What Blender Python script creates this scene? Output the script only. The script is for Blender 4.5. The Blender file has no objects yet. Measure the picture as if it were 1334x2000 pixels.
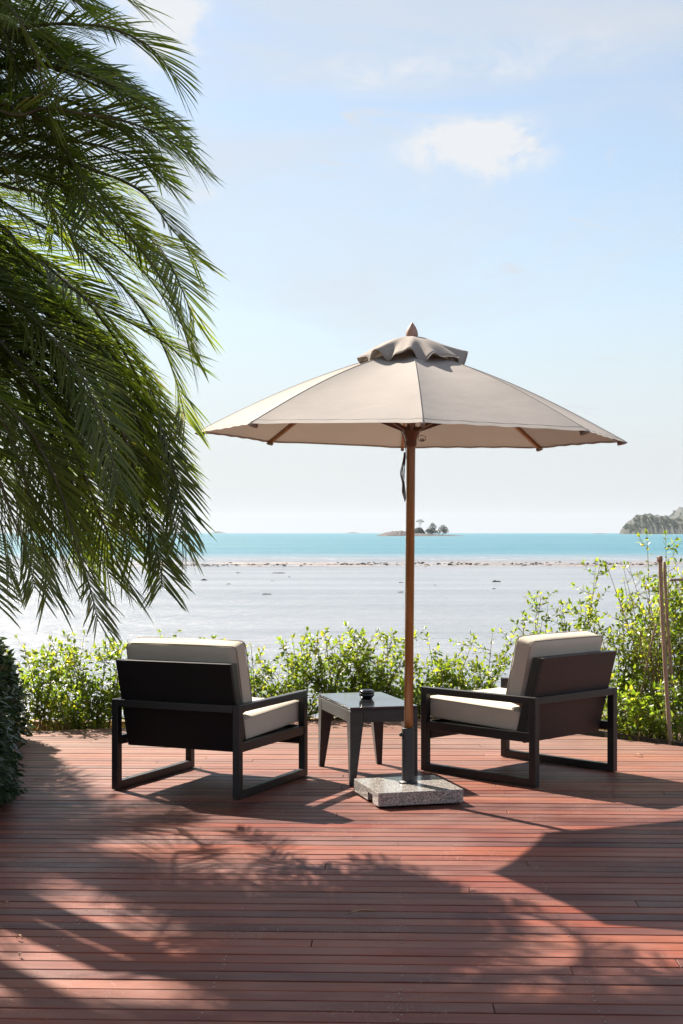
import bpy, math, random
import numpy as np
from mathutils import Vector, Matrix

random.seed(7)
rng = np.random.default_rng(7)
scene = bpy.context.scene
C = scene.collection
R = math.radians
PI = math.pi

# ------------------------------------------------------------------ camera
FPX, EYE = 2850.0, 1.5
cd = bpy.data.cameras.new('camera')
cam = bpy.data.objects.new('camera', cd); C.objects.link(cam)
cam.location = (0, 0, EYE); cam.rotation_euler = (R(90), 0, 0)
cd.sensor_fit = 'VERTICAL'; cd.sensor_height = 36; cd.lens = FPX / 2000 * 36
cd.shift_y = 0.0200
cd.clip_start = 0.05; cd.clip_end = 30000
scene.camera = cam

# ------------------------------------------------------------------ light
SH = Vector((0.718, -0.88, 0))                       # shadow of a 1 m pole
EL = math.atan2(1, SH.length)
AZ = math.atan2(-SH.x, -SH.y)                        # compass angle of the sun from +Y towards +X
SUN_STRENGTH, SKY_STRENGTH, EXPOSURE = 5.0, 0.05, 1.66

sl = bpy.data.lights.new('sun', 'SUN'); sl.energy = SUN_STRENGTH; sl.angle = R(0.6); sl.color = (1, .90, .77)
so = bpy.data.objects.new('sun', sl); C.objects.link(so)
so.rotation_euler = Vector((SH.x, SH.y, -1)).to_track_quat('-Z', 'Y').to_euler()

scene.view_settings.view_transform = 'Standard'
scene.view_settings.look = 'None'
scene.view_settings.exposure = EXPOSURE
scene.view_settings.gamma = 1
scene.view_settings.use_curve_mapping = False

w = bpy.data.worlds.new('World'); scene.world = w; w.use_nodes = True
nt = w.node_tree; nt.nodes.clear()
def WN(t, **k):
    n = nt.nodes.new(t)
    for a, b in k.items(): setattr(n, a, b)
    return n
def wl(a, b): nt.links.new(a, b)
def wm(op, a, b=None, c=None):
    n = WN('ShaderNodeMath', operation=op)
    for i, v in enumerate((a, b, c)):
        if v is None: continue
        if isinstance(v, (int, float)): n.inputs[i].default_value = v
        else: wl(v, n.inputs[i])
    return n.outputs[0]
geo = WN('ShaderNodeTexCoord')
sep = WN('ShaderNodeSeparateXYZ'); wl(geo.outputs['Generated'], sep.inputs[0])
zc = wm('MAXIMUM', sep.outputs[2], 0.012)
comb = WN('ShaderNodeCombineXYZ'); wl(sep.outputs[0], comb.inputs[0]); wl(sep.outputs[1], comb.inputs[1]); wl(zc, comb.inputs[2])
sky = WN('ShaderNodeTexSky', sky_type='NISHITA', sun_disc=False, sun_elevation=EL, sun_rotation=AZ)
sky.air_density = 1.0; sky.dust_density = 0.6; sky.ozone_density = .4
wl(comb.outputs[0], sky.inputs[0])
# clouds: thin veils everywhere, plus a few soft heaps; all by direction
az = wm('ARCTAN2', sep.outputs[0], sep.outputs[1])
elv = wm('ARCSINE', sep.outputs[2])
uv = WN('ShaderNodeCombineXYZ'); wl(az, uv.inputs[0]); wl(wm('MULTIPLY', elv, 3.2), uv.inputs[1])
n1 = WN('ShaderNodeTexNoise'); n1.inputs['Scale'].default_value = 2.6; n1.inputs['Detail'].default_value = 7; n1.inputs['Roughness'].default_value = .55; n1.inputs['Distortion'].default_value = .5
wl(uv.outputs[0], n1.inputs['Vector'])
uv2 = WN('ShaderNodeCombineXYZ'); wl(az, uv2.inputs[0]); wl(wm('MULTIPLY', elv, 1.5), uv2.inputs[1])
n2 = WN('ShaderNodeTexNoise'); n2.inputs['Scale'].default_value = 22; n2.inputs['Detail'].default_value = 10; n2.inputs['Roughness'].default_value = .66; n2.inputs['Distortion'].default_value = .4
wl(uv2.outputs[0], n2.inputs['Vector'])
def blob(px, py, sx, sy, amp):
    a0, e0 = math.atan((px - 667) / FPX), math.atan((1041 - py) / FPX)
    dx = wm('DIVIDE', wm('SUBTRACT', az, a0), sx / FPX)
    dy = wm('DIVIDE', wm('SUBTRACT', elv, e0), sy / FPX)
    r2 = wm('ADD', wm('MULTIPLY', dx, dx), wm('MULTIPLY', dy, dy))
    return wm('MULTIPLY', wm('EXPONENT', wm('MULTIPLY', r2, -1)), amp)
heaps = wm('ADD', blob(900, 292, 125, 48, 1.0), blob(985, 290, 95, 50, .6))
heaps = wm('ADD', heaps, blob(318, 50, 85, 75, 1.2))
heaps = wm('ADD', heaps, blob(1010, 118, 270, 55, .40))
heaps = wm('ADD', heaps, blob(690, 150, 190, 36, .34))
heaps = wm('ADD', heaps, blob(860, 372, 90, 22, .38))
heaps = wm('ADD', heaps, blob(390, 385, 60, 22, .4))
heaps = wm('MULTIPLY', heaps, wm('MULTIPLY_ADD', n2.outputs[0], 4.2, -1.30))
heapc = WN('ShaderNodeMapRange', interpolation_type='SMOOTHSTEP'); wl(heaps, heapc.inputs[0])
heapc.inputs[1].default_value = .08; heapc.inputs[2].default_value = .75; heapc.inputs[4].default_value = .95
veil = WN('ShaderNodeMapRange', interpolation_type='SMOOTHSTEP'); wl(n1.outputs[0], veil.inputs[0])
veil.inputs[1].default_value = .38; veil.inputs[2].default_value = .64; veil.inputs[3].default_value = .30; veil.inputs[4].default_value = .80
low = WN('ShaderNodeMapRange', interpolation_type='SMOOTHSTEP'); wl(elv, low.inputs[0])   # haze bank low down
low.inputs[1].default_value = .0; low.inputs[2].default_value = .30; low.inputs[3].default_value = .95; low.inputs[4].default_value = .0
uv3 = WN('ShaderNodeCombineXYZ'); wl(az, uv3.inputs[0]); wl(wm('MULTIPLY_ADD', elv, 4.5, wm('MULTIPLY', az, .8)), uv3.inputs[1])
n3 = WN('ShaderNodeTexNoise'); n3.inputs['Scale'].default_value = 6.5; n3.inputs['Detail'].default_value = 9; n3.inputs['Roughness'].default_value = .62; n3.inputs['Distortion'].default_value = 1.1
wl(uv3.outputs[0], n3.inputs['Vector'])
wisp = WN('ShaderNodeMapRange', interpolation_type='SMOOTHSTEP'); wl(n3.outputs[0], wisp.inputs[0])
wisp.inputs[1].default_value = .47; wisp.inputs[2].default_value = .72; wisp.inputs[4].default_value = .95
cov = wm('MAXIMUM', wm('MAXIMUM', veil.outputs[0], wisp.outputs[0]), low.outputs[0])
mixc = WN('ShaderNodeMix', data_type='RGBA'); tint = WN('ShaderNodeMix', data_type='RGBA', blend_type='MULTIPLY'); tint.inputs[0].default_value = 1; wl(sky.outputs[0], tint.inputs[6]); tint.inputs[7].default_value = (.93, .99, 1.0, 1)
wl(cov, mixc.inputs[0]); wl(tint.outputs[2], mixc.inputs[6])
CLOUD = (4.62, 4.80, 5.05, 1)
mixc.inputs[7].default_value = CLOUD
mixh = WN('ShaderNodeMix', data_type='RGBA'); wl(heapc.outputs[0], mixh.inputs[0]); wl(mixc.outputs[2], mixh.inputs[6]); mixh.inputs[7].default_value = (5.45, 5.55, 5.7, 1)
mixc = mixh
bg = WN('ShaderNodeBackground'); bg.inputs[1].default_value = SKY_STRENGTH
wl(mixc.outputs[2], bg.inputs[0])
wo = WN('ShaderNodeOutputWorld'); wl(bg.outputs[0], wo.inputs[0])

cy = scene.cycles
cy.use_denoising = True
cy.max_bounces = 8; cy.diffuse_bounces = 3; cy.glossy_bounces = 4; cy.transmission_bounces = 5; cy.volume_bounces = 0; cy.transparent_max_bounces = 8
cy.caustics_reflective = False; cy.caustics_refractive = False
cy.use_adaptive_sampling = True; cy.adaptive_threshold = 0.01

# ------------------------------------------------------------------ helpers
def tag(o, label=None, cat=None, group=None, kind=None):
    if label: o['label'] = label
    if cat: o['category'] = cat
    if group: o['group'] = group
    if kind: o['kind'] = kind
    return o
def empty(name, loc=(0, 0, 0), rz=0, label=None, cat=None, group=None, kind=None):
    o = bpy.data.objects.new(name, None); C.objects.link(o)
    o.location = loc; o.rotation_euler = (0, 0, rz); o.empty_display_size = .1
    return tag(o, label, cat, group, kind)
def link(name, me, mats, parent=None, loc=None):
    if not isinstance(mats, (list, tuple)): mats = [mats]
    for m in mats: me.materials.append(m)
    o = bpy.data.objects.new(name, me); C.objects.link(o)
    if parent: o.parent = parent
    if loc is not None: o.location = loc
    return o
def mesh(name, V, F, smooth=False, midx=None):
    me = bpy.data.meshes.new(name)
    V = np.asarray(V, dtype=float)
    me.from_pydata(V.tolist(), [], [tuple(int(i) for i in f) for f in F])
    if smooth: me.polygons.foreach_set('use_smooth', [True] * len(me.polygons))
    if midx is not None: me.polygons.foreach_set('material_index', list(midx))
    me.update()
    return me
def mesh_np(name, V, F, smooth=False):
    """fast path: F is an (n,k) int array"""
    me = bpy.data.meshes.new(name)
    n, k = F.shape
    me.vertices.add(len(V)); me.vertices.foreach_set('co', np.asarray(V, dtype=np.float32).ravel())
    me.loops.add(n * k); me.loops.foreach_set('vertex_index', F.astype(np.int32).ravel())
    me.polygons.add(n); me.polygons.foreach_set('loop_start', np.arange(0, n * k, k, dtype=np.int32))
    if smooth: me.polygons.foreach_set('use_smooth', np.ones(n, dtype=bool))
    me.update(calc_edges=True)
    return me
def bevel(o, w_=.003, seg=2):
    m = o.modifiers.new('bevel', 'BEVEL'); m.width = w_; m.segments = seg; m.limit_method = 'ANGLE'; m.angle_limit = R(35)
    m.harden_normals = False
    return o
BOXF = [(0, 3, 2, 1), (4, 5, 6, 7), (0, 1, 5, 4), (1, 2, 6, 5), (2, 3, 7, 6), (3, 0, 4, 7)]
def boxv(x0, x1, y0, y1, z0, z1):
    return [(x0, y0, z0), (x1, y0, z0), (x1, y1, z0), (x0, y1, z0), (x0, y0, z1), (x1, y0, z1), (x1, y1, z1), (x0, y1, z1)]
def box(name, x0, x1, y0, y1, z0, z1, mat, parent, bv=.003):
    o = link(name, mesh(name, boxv(x0, x1, y0, y1, z0, z1), BOXF), mat, parent)
    if bv: bevel(o, bv)
    return o
def prism(name, pts_yz, x0, x1, mat, parent, bv=.003):
    """outline in the y-z plane, extruded along x"""
    n = len(pts_yz)
    V = [(x0, y, z) for y, z in pts_yz] + [(x1, y, z) for y, z in pts_yz]
    F = [tuple(range(n)), tuple(range(2 * n - 1, n - 1, -1))] + [(i, i + n, (i + 1) % n + n, (i + 1) % n) for i in range(n)]
    o = link(name, mesh(name, V, F), mat, parent)
    import bmesh
    bm = bmesh.new(); bm.from_mesh(o.data); bmesh.ops.recalc_face_normals(bm, faces=bm.faces); bm.to_mesh(o.data); bm.free()
    if bv: bevel(o, bv)
    return o
def lathe(profile, seg=32, caps=True):
    V, F = [], []
    for r, z in profile:
        for k in range(seg):
            a = 2 * PI * k / seg
            V.append((r * math.cos(a), r * math.sin(a), z))
    for i in range(len(profile) - 1):
        for k in range(seg):
            F.append((i * seg + k, i * seg + (k + 1) % seg, (i + 1) * seg + (k + 1) % seg, (i + 1) * seg + k))
    if caps:
        F.append(tuple(range(seg - 1, -1, -1)))
        F.append(tuple((len(profile) - 1) * seg + k for k in range(seg)))
    return V, F
def tube_vf(pts, radii, seg=8, off=0, cap=True):
    pts = [Vector(p) for p in pts]
    if isinstance(radii, (int, float)): radii = [radii] * len(pts)
    V, F = [], []
    up = Vector((0, 0, 1))
    prev = None
    for i, p in enumerate(pts):
        t = (pts[min(i + 1, len(pts) - 1)] - pts[max(i - 1, 0)])
        if t.length < 1e-9: t = Vector((0, 0, 1))
        t.normalize()
        if prev is None:
            a = t.cross(up)
            if a.length < .05: a = t.cross(Vector((1, 0, 0)))
        else:
            a = prev - t * prev.dot(t)
        a.normalize(); prev = a
        b = t.cross(a)
        for k in range(seg):
            an = 2 * PI * k / seg
            V.append(tuple(p + (a * math.cos(an) + b * math.sin(an)) * radii[i]))
    for i in range(len(pts) - 1):
        for k in range(seg):
            F.append((off + i * seg + k, off + i * seg + (k + 1) % seg, off + (i + 1) * seg + (k + 1) % seg, off + (i + 1) * seg + k))
    if cap:
        F.append(tuple(off + k for k in range(seg - 1, -1, -1)))
        F.append(tuple(off + (len(pts) - 1) * seg + k for k in range(seg)))
    return V, F
def tube(name, pts, radii, mat, parent=None, seg=8):
    V, F = tube_vf(pts, radii, seg)
    return link(name, mesh(name, V, F, True), mat, parent)
def tubes(name, list_pr, mat, parent=None, seg=6):
    V, F = [], []
    for pts, r in list_pr:
        v, f = tube_vf(pts, r, seg, len(V)); V += v; F += f
    return link(name, mesh(name, V, F, True), mat, parent)
def at(px, py, Y, ):
    """world point seen at photo pixel px,py if it stands Y metres ahead of the camera"""
    return Vector(((px - 667) * Y / FPX, Y, EYE - (py - 1041) * Y / FPX))
def ground_at(px, py, z=0):
    Y = (EYE - z) * FPX / (py - 1041)
    return Vector(((px - 667) * Y / FPX, Y, z))

# ------------------------------------------------------------------ materials
class Mat:
    def __init__(s, name):
        s.m = bpy.data.materials.new(name); s.m.use_nodes = True
        s.t = s.m.node_tree; s.t.nodes.clear()
        s.out = s.n('ShaderNodeOutputMaterial')
    def n(s, t, **k):
        n = s.t.nodes.new(t)
        for a, b in k.items(): setattr(n, a, b)
        return n
    def l(s, a, b): s.t.links.new(a, b)
    def math(s, op, a, b=None, c=None, clamp=False):
        n = s.n('ShaderNodeMath', operation=op); n.use_clamp = clamp
        for i, v in enumerate((a, b, c)):
            if v is None: continue
            if isinstance(v, (int, float)): n.inputs[i].default_value = v
            else: s.l(v, n.inputs[i])
        return n.outputs[0]
    def noise(s, vec, scale, detail=4, rough=.55, dist=0):
        n = s.n('ShaderNodeTexNoise'); n.inputs['Scale'].default_value = scale; n.inputs['Detail'].default_value = detail
        n.inputs['Roughness'].default_value = rough; n.inputs['Distortion'].default_value = dist
        if vec is not None: s.l(vec, n.inputs['Vector'])
        return n.outputs[0]
    def mapping(s, vec, scale=(1, 1, 1), loc=(0, 0, 0), rot=(0, 0, 0)):
        n = s.n('ShaderNodeMapping'); n.inputs['Scale'].default_value = scale; n.inputs['Rotation'].default_value = rot
        if isinstance(loc, tuple): n.inputs['Location'].default_value = loc
        else: s.l(loc, n.inputs['Location'])
        s.l(vec, n.inputs[0]); return n.outputs[0]
    def ramp(s, f, stops, interp='LINEAR'):
        n = s.n('ShaderNodeValToRGB'); cr = n.color_ramp; cr.interpolation = interp
        while len(cr.elements) < len(stops): cr.elements.new(.5)
        for e, (p, c) in zip(cr.elements, stops):
            e.position = p; e.color = (*c, 1) if len(c) == 3 else c
        s.l(f, n.inputs[0]); return n.outputs[0]
    def rng(s, f, a, b, c=0, d=1, smooth=False):
        n = s.n('ShaderNodeMapRange')
        if smooth: n.interpolation_type = 'SMOOTHSTEP'
        s.l(f, n.inputs[0])
        for i, v in enumerate((a, b, c, d)): n.inputs[i + 1].default_value = v
        return n.outputs[0]
    def mix(s, f, a, b, blend='MIX'):
        n = s.n('ShaderNodeMix', data_type='RGBA', blend_type=blend)
        for i, v in ((0, f), (6, a), (7, b)):
            if isinstance(v, (int, float)): n.inputs[i].default_value = v
            elif isinstance(v, tuple): n.inputs[i].default_value = (*v, 1) if len(v) == 3 else v
            else: s.l(v, n.inputs[i])
        return n.outputs[2]
    def bump(s, h, strength=.3, dist=.01, normal=None):
        n = s.n('ShaderNodeBump'); n.inputs['Strength'].default_value = strength; n.inputs['Distance'].default_value = dist
        s.l(h, n.inputs['Height'])
        if normal is not None: s.l(normal, n.inputs['Normal'])
        return n.outputs[0]
    def bsdf(s, color, rough=.5, normal=None, spec=.5, **kw):
        n = s.n('ShaderNodeBsdfPrincipled')
        for k, v in (('Base Color', color), ('Roughness', rough), ('Specular IOR Level', spec)):
            if isinstance(v, (int, float)): n.inputs[k].default_value = v
            elif isinstance(v, tuple): n.inputs[k].default_value = (*v, 1)
            else: s.l(v, n.inputs[k])
        if normal is not None: s.l(normal, n.inputs['Normal'])
        for k, v in kw.items(): n.inputs[k].default_value = v
        return n.outputs[0]
    def done(s, sh): s.l(sh, s.out.inputs[0]); return s.m
    def coord(s, which='Object'):
        return s.n('ShaderNodeTexCoord').outputs[which]

def mat_deck():
    m = Mat('oiled_red_hardwood')
    oc = m.coord('Object'); rnd = m.n('ShaderNodeObjectInfo').outputs['Random']
    offs = m.n('ShaderNodeCombineXYZ'); m.l(m.math('MULTIPLY', rnd, 37.), offs.inputs[0]); m.l(m.math('MULTIPLY', rnd, 71.), offs.inputs[1])
    v = m.mapping(oc, (2.2, 60, 20), offs.outputs[0])
    g = m.noise(v, 1.6, 8, .65, .6)
    v2 = m.mapping(oc, (.9, 2.2, 1), offs.outputs[0])
    blot = m.noise(v2, 1.5, 5, .6)
    wear = m.noise(oc, 1.1, 5, .6)                   # runs over the boards: sun-bleach and dust
    base = m.ramp(rnd, [(0, (.072, .018, .015)), (.2, (.160, .033, .020)), (.4, (.27, .058, .024)), (.58, (.110, .032, .028)), (.75, (.31, .080, .032)), (.88, (.080, .026, .026)), (1, (.22, .042, .021))])
    c = m.mix(m.rng(g, .34, .66), m.mix(.72, base, (.04, .014, .012)), base)
    c = m.mix(m.math('MULTIPLY', m.rng(blot, .45, .75), .5), c, (.25, .085, .045))
    c = m.mix(m.math('MULTIPLY', m.rng(wear, .44, .66, 0, 1, True), .5), c, (.16, .075, .06))
    # far boards turn paler and greyer: low-angle sky glare put into the colour
    sx = m.n('ShaderNodeSeparateXYZ'); m.l(oc, sx.inputs[0])
    far = m.rng(sx.outputs[1], 7.6, 10.5, 0, .62, True)
    c = m.mix(far, c, m.mix(.5, c, (.29, .21, .17)))
    # scratches: thin pale wandering lines
    sc = m.noise(m.mapping(oc, (5, 1.1, 1), rot=(0, 0, .9)), 3.2, 3, .5, 1.5)
    line = m.rng(m.math('ABSOLUTE', m.math('SUBTRACT', sc, .5)), 0, .0035, 1, 0)
    sc2 = m.noise(m.mapping(oc, (1.4, 6, 1), rot=(0, 0, .4)), 2.3, 3, .5, 1.2)
    line2 = m.rng(m.math('ABSOLUTE', m.math('SUBTRACT', sc2, .53)), 0, .003, 1, 0)
    patch = m.rng(m.noise(oc, 1.7, 3), .5, .62)
    ln = m.math('MULTIPLY', m.math('MAXIMUM', line, line2), m.math('MULTIPLY', patch, .75))
    c = m.mix(ln, c, (.33, .24, .2))
    rough = m.rng(g, .3, .7, .40, .58)
    rough = m.math('ADD', rough, m.math('MULTIPLY', m.rng(wear, .4, .7), .14))
    nrm = m.bump(m.math('ADD', g, m.math('MULTIPLY', blot, .4)), .45, .0016)
    return m.done(m.bsdf(c, rough, nrm, m.rng(blot, .35, .65, .18, .38)))
def mat_simple(name, color, rough=.5, var=.25, scale=6, bumpd=.0006, spec=.5, metal=0, stretch=(1, 1, 1), detail=6):
    m = Mat(name); oc = m.mapping(m.coord('Object'), stretch)
    g = m.noise(oc, scale, detail, .6)
    dark = tuple(x * (1 - var) for x in color); lite = tuple(min(1, x * (1 + var)) for x in color)
    c = m.ramp(g, [(.3, dark), (.7, lite)])
    r = m.rng(g, .3, .7, max(.03, rough - .06), min(1, rough + .06))
    return m.done(m.bsdf(c, r, m.bump(g, .4, bumpd), spec, Metallic=metal))
def mat_fabric(name, color, trans=.0, scale=900, var=.06, tcol=None, wr=.004):
    m = Mat(name); oc = m.coord('Object')
    wv = m.n('ShaderNodeTexWave', wave_type='BANDS', bands_direction='X'); wv.inputs['Scale'].default_value = scale * .12; m.l(oc, wv.inputs[0])
    wz = m.n('ShaderNodeTexWave', wave_type='BANDS', bands_direction='Z'); wz.inputs['Scale'].default_value = scale * .12; m.l(oc, wz.inputs[0])
    weave = m.math('ADD', wv.outputs['Fac'], wz.outputs['Fac'])
    n_ = m.noise(oc, 3.5, 5, .6); fine = m.noise(oc, 160, 3, .7)
    c = m.ramp(n_, [(.3, tuple(x * (1 - var) for x in color)), (.7, tuple(x * (1 + var) for x in color))])
    c = m.mix(m.math('MULTIPLY', fine, .22), c, tuple(x * .6 for x in color))
    wrk = m.noise(m.mapping(oc, (1, 1, 1.6)), 5, 4, .55, .8)
    b1 = m.bump(m.math('ADD', m.math('MULTIPLY', weave, .3), fine), .25, .0006)
    b2 = m.bump(wrk, .5, wr, b1)
    sh = m.bsdf(c, .9, b2, .2)
    if trans:
        t = m.n('ShaderNodeBsdfTranslucent'); t.inputs[0].default_value = (*(tcol or color), 1)
        mx = m.n('ShaderNodeMixShader'); mx.inputs[0].default_value = trans
        m.l(sh, mx.inputs[1]); m.l(t.outputs[0], mx.inputs[2]); sh = mx.outputs[0]
    return m.done(sh)
def mat_leaf(name, stops, tstops, trans=.45, rough=.4, spec=.5, clump=3.0):
    m = Mat(name)
    isl = m.n('ShaderNodeNewGeometry').outputs['Random Per Island']
    oc = m.coord('Object'); n_ = m.noise(oc, clump, 3)
    f = m.math('ADD', m.math('MULTIPLY', isl, .65), m.math('MULTIPLY', n_, .5))
    c = m.ramp(f, stops); t = m.ramp(f, tstops)
    sh = m.bsdf(c, rough, None, spec)
    tr = m.n('ShaderNodeBsdfTranslucent'); m.l(t, tr.inputs[0])
    mx = m.n('ShaderNodeMixShader'); mx.inputs[0].default_value = trans
    m.l(sh, mx.inputs[1]); m.l(tr.outputs[0], mx.inputs[2])
    return m.done(mx.outputs[0])
def mat_granite():
    m = Mat('polished_granite'); oc = m.coord('Object')
    v = m.n('ShaderNodeTexVoronoi'); v.inputs['Scale'].default_value = 190; m.l(oc, v.inputs[0])
    v2 = m.n('ShaderNodeTexVoronoi'); v2.inputs['Scale'].default_value = 420; m.l(oc, v2.inputs[0])
    s1 = m.n('ShaderNodeSeparateColor'); m.l(v.outputs['Color'], s1.inputs[0])
    s2 = m.n('ShaderNodeSeparateColor'); m.l(v2.outputs['Color'], s2.inputs[0])
    c = m.ramp(s1.outputs[0], [(.0, (.03, .03, .03)), (.25, (.10, .095, .09)), (.5, (.26, .24, .23)), (.78, (.42, .38, .36)), (1, (.6, .55, .52))])
    c2 = m.ramp(s2.outputs[0], [(.3, (.07, .065, .06)), (1, (.5, .47, .44))])
    c = m.mix(.45, c, c2)
    return m.done(m.bsdf(c, m.rng(s1.outputs[0], 0, 1, .10, .24), None, .5))
def mat_water():
    m = Mat('sea_water')
    g = m.n('ShaderNodeNewGeometry').outputs['Position']
    s = m.n('ShaderNodeSeparateXYZ'); m.l(g, s.inputs[0]); Y = s.outputs[1]
    big = m.noise(m.mapping(g, (.012, .02, 1)), 1, 4, .6)
    Yd = m.math('ADD', Y, m.math('MULTIPLY', m.math('SUBTRACT', big, .5), 40))
    deep = m.rng(Yd, 188, 300, 0, 1, True)
    far = m.rng(Y, 300, 5000, 0, .8)
    shal = m.ramp(m.noise(m.mapping(g, (.03, .16, 1)), 1, 7, .65), [(.34, (.15, .167, .19)), (.64, (.225, .238, .262))])
    tq = m.mix(m.rng(m.noise(m.mapping(g, (.006, .02, 1)), 1, 4, .6), .35, .7), (.045, .145, .205), (.085, .19, .24))
    st1 = m.rng(m.noise(m.mapping(g, (.0025, .022, 1)), 1, 6, .68), .38, .62, 0, 1)
    tq = m.mix(m.math('MULTIPLY', st1, .55), tq, (.035, .12, .16))
    spk = m.rng(m.noise(m.mapping(g, (.06, .22, 1)), 1, 6, .75), .40, .62, 0, 1)
    tq = m.mix(m.math('MULTIPLY', spk, .28), tq, (.16, .27, .32))
    tq = m.mix(far, tq, (.048, .16, .21))
    c = m.mix(deep, shal, tq)
    band = m.math('MULTIPLY', m.rng(Yd, 140, 172, 0, 1, True), m.rng(Yd, 205, 235, 1, 0, True))
    streak = m.rng(m.noise(m.mapping(g, (.05, .35, 1)), 1, 5, .65), .44, .60, 0, 1, True)
    c = m.mix(m.math('MULTIPLY', m.math('MULTIPLY', band, streak), .65), c, (.11, .088, .085))
    foam = m.math('MULTIPLY', m.math('MULTIPLY', m.rng(Yd, 188, 200, 0, 1, True), m.rng(Yd, 215, 270, 1, 0, True)), m.rng(m.noise(m.mapping(g, (.12, .5, 1)), 1, 5, .7), .60, .66, 0, 1, True))
    c = m.mix(m.math('MULTIPLY', foam, .8), c, (.75, .78, .80))
    w1 = m.noise(m.mapping(g, (.55, 1.5, 1)), 1.3, 6, .62, .4)
    w2 = m.noise(m.mapping(g, (.10, .35, 1)), 1, 5, .6, .3)
    w3 = m.noise(m.mapping(g, (2.2, 6, 1)), 1.3, 4, .6)
    n1 = m.bump(w1, .8, .30)
    n1 = m.bump(w3, .3, .03, n1)
    n2 = m.bump(w2, 1.0, 1.8)
    a = m.bsdf(c, .22, n1, .5, IOR=1.33)
    b = m.bsdf(c, .5, n2, .22, IOR=1.33)
    mx = m.n('ShaderNodeMixShader'); m.l(deep, mx.inputs[0]); m.l(a, mx.inputs[1]); m.l(b, mx.inputs[2])
    return m.done(mx.outputs[0])
def mat_pole():
    m = Mat('varnished_pole_wood'); oc = m.coord('Object')
    g = m.noise(m.mapping(oc, (30, 30, 2.5)), 1.5, 7, .6, .5)
    c = m.ramp(g, [(.3, (.20, .085, .026)), (.7, (.40, .185, .055))])
    return m.done(m.bsdf(c, .32, m.bump(g, .25, .0005), .5, **{'Coat Weight': .3, 'Coat Roughness': .15}))

M = {}
M['deck'] = mat_deck()
M['joist'] = mat_simple('joist_wood', (.05, .035, .03), .8)
M['screw'] = mat_simple('steel_screw', (.38, .34, .31), .4, metal=.8)
M['soil'] = mat_simple('dry_soil', (.10, .065, .04), .95, .45, 9, .02)
M['kerb'] = mat_simple('weathered_kerb', (.22, .15, .095), .9, .4, 7, .006)
M['black'] = mat_simple('black_stained_wood', (.013, .012, .013), .42, .25, 5, .0004, .45, stretch=(1, 1, 12))
M['brown'] = mat_simple('dark_brown_board', (.026, .019, .019), .55, .2, 5, .0005, .5, stretch=(3, 3, 3))
M['blackboard'] = mat_simple('black_board', (.007, .006, .007), .6, .2, 5, .0005, .28, stretch=(3, 3, 3))
M['tablewood'] = mat_simple('ebonised_table_wood', (.024, .023, .024), .38, .35, 6, .0006, .5, stretch=(2, 2, 10))
M['glass'] = mat_simple('black_glass', (.014, .014, .016), .11, .1, 3, 0.0, 1.0)
M['lacquer'] = mat_simple('black_lacquer', (.010, .010, .012), .16, .1, 3, .0002, .6)
M['sleeve'] = mat_simple('powder_coated_steel', (.030, .031, .033), .42, .12, 60, .0002, .5, metal=.3)
M['rubber'] = mat_simple('black_rubber', (.015, .015, .015), .8)
M['cushion'] = mat_fabric('cream_linen', (.50, .45, .38), wr=.006)
M['piping'] = mat_fabric('cream_piping', (.36, .32, .26))
M['canopy'] = mat_fabric('taupe_canvas', (.50, .465, .445), .38, tcol=(.47, .425, .385), wr=.006)
M['vent'] = mat_fabric('taupe_vent_canvas', (.43, .385, .36), .32, tcol=(.34, .30, .26), wr=.005)
M['granite'] = mat_granite()
M['pole'] = mat_pole()
M['darkwood'] = mat_simple('dark_hub_wood', (.16, .075, .045), .45, .3, 10)
M['finial'] = mat_simple('finial_wood', (.30, .17, .13), .5, .25, 14)
M['cord'] = mat_simple('brown_cord', (.07, .045, .035), .8, .3, 60)
M['metal'] = mat_simple('ring_metal', (.5, .5, .5), .3, metal=.9)
M['water'] = mat_water()
M['rock'] = mat_simple('reef_rock', (.055, .045, .04), .75, .5, .8, .05)
M['reefsand'] = mat_simple('wet_reef_flat', (.16, .13, .12), .6, .45, .6, .05)
M['isl_rock'] = mat_simple('island_rock', (.05, .04, .042), .9, .55, .12, .8)
M['isl_green'] = mat_simple('island_scrub', (.026, .034, .026), .9, .5, .15, 1.0)
M['cliff'] = mat_simple('headland_cliff', (.026, .030, .022), .9, .6, .05, 3)
M['bamboo'] = mat_simple('weathered_bamboo', (.26, .19, .13), .65, .35, 14, .002, stretch=(4, 4, 1))
M['twine'] = mat_simple('coir_twine', (.22, .10, .045), .9, .35, 60)
M['stem'] = mat_simple('shrub_stem', (.15, .115, .06), .8, .4, 20, .001)
M['deadstem'] = mat_simple('dry_twig', (.21, .13, .085), .85, .4, 20, .001)
M['dryleaf'] = mat_simple('dry_leaf_skin', (.26, .16, .09), .8, .3, 30, .001)
M['drygrass'] = mat_leaf('dry_grass_blade', [(0, (.13, .06, .025)), (.5, (.20, .12, .04)), (1, (.12, .13, .03))], [(0, (.25, .10, .03)), (1, (.30, .24, .06))], .35, .8, .2)
M['leaf'] = mat_leaf('shrub_leaf', [(.1, (.045, .090, .012)), (.45, (.085, .14, .016)), (.8, (.115, .155, .02)), (1, (.20, .19, .02))],
                     [(.1, (.13, .26, .015)), (.45, (.27, .40, .02)), (.75, (.46, .55, .04)), (1, (.70, .56, .05))], .52, .38, .45)
M['hedge'] = mat_leaf('hedge_leaf', [(.1, (.020, .040, .022)), (.5, (.036, .064, .034)), (1, (.060, .095, .045))], [(0, (.03, .07, .02)), (1, (.08, .14, .03))], .18, .30, .6)
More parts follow.
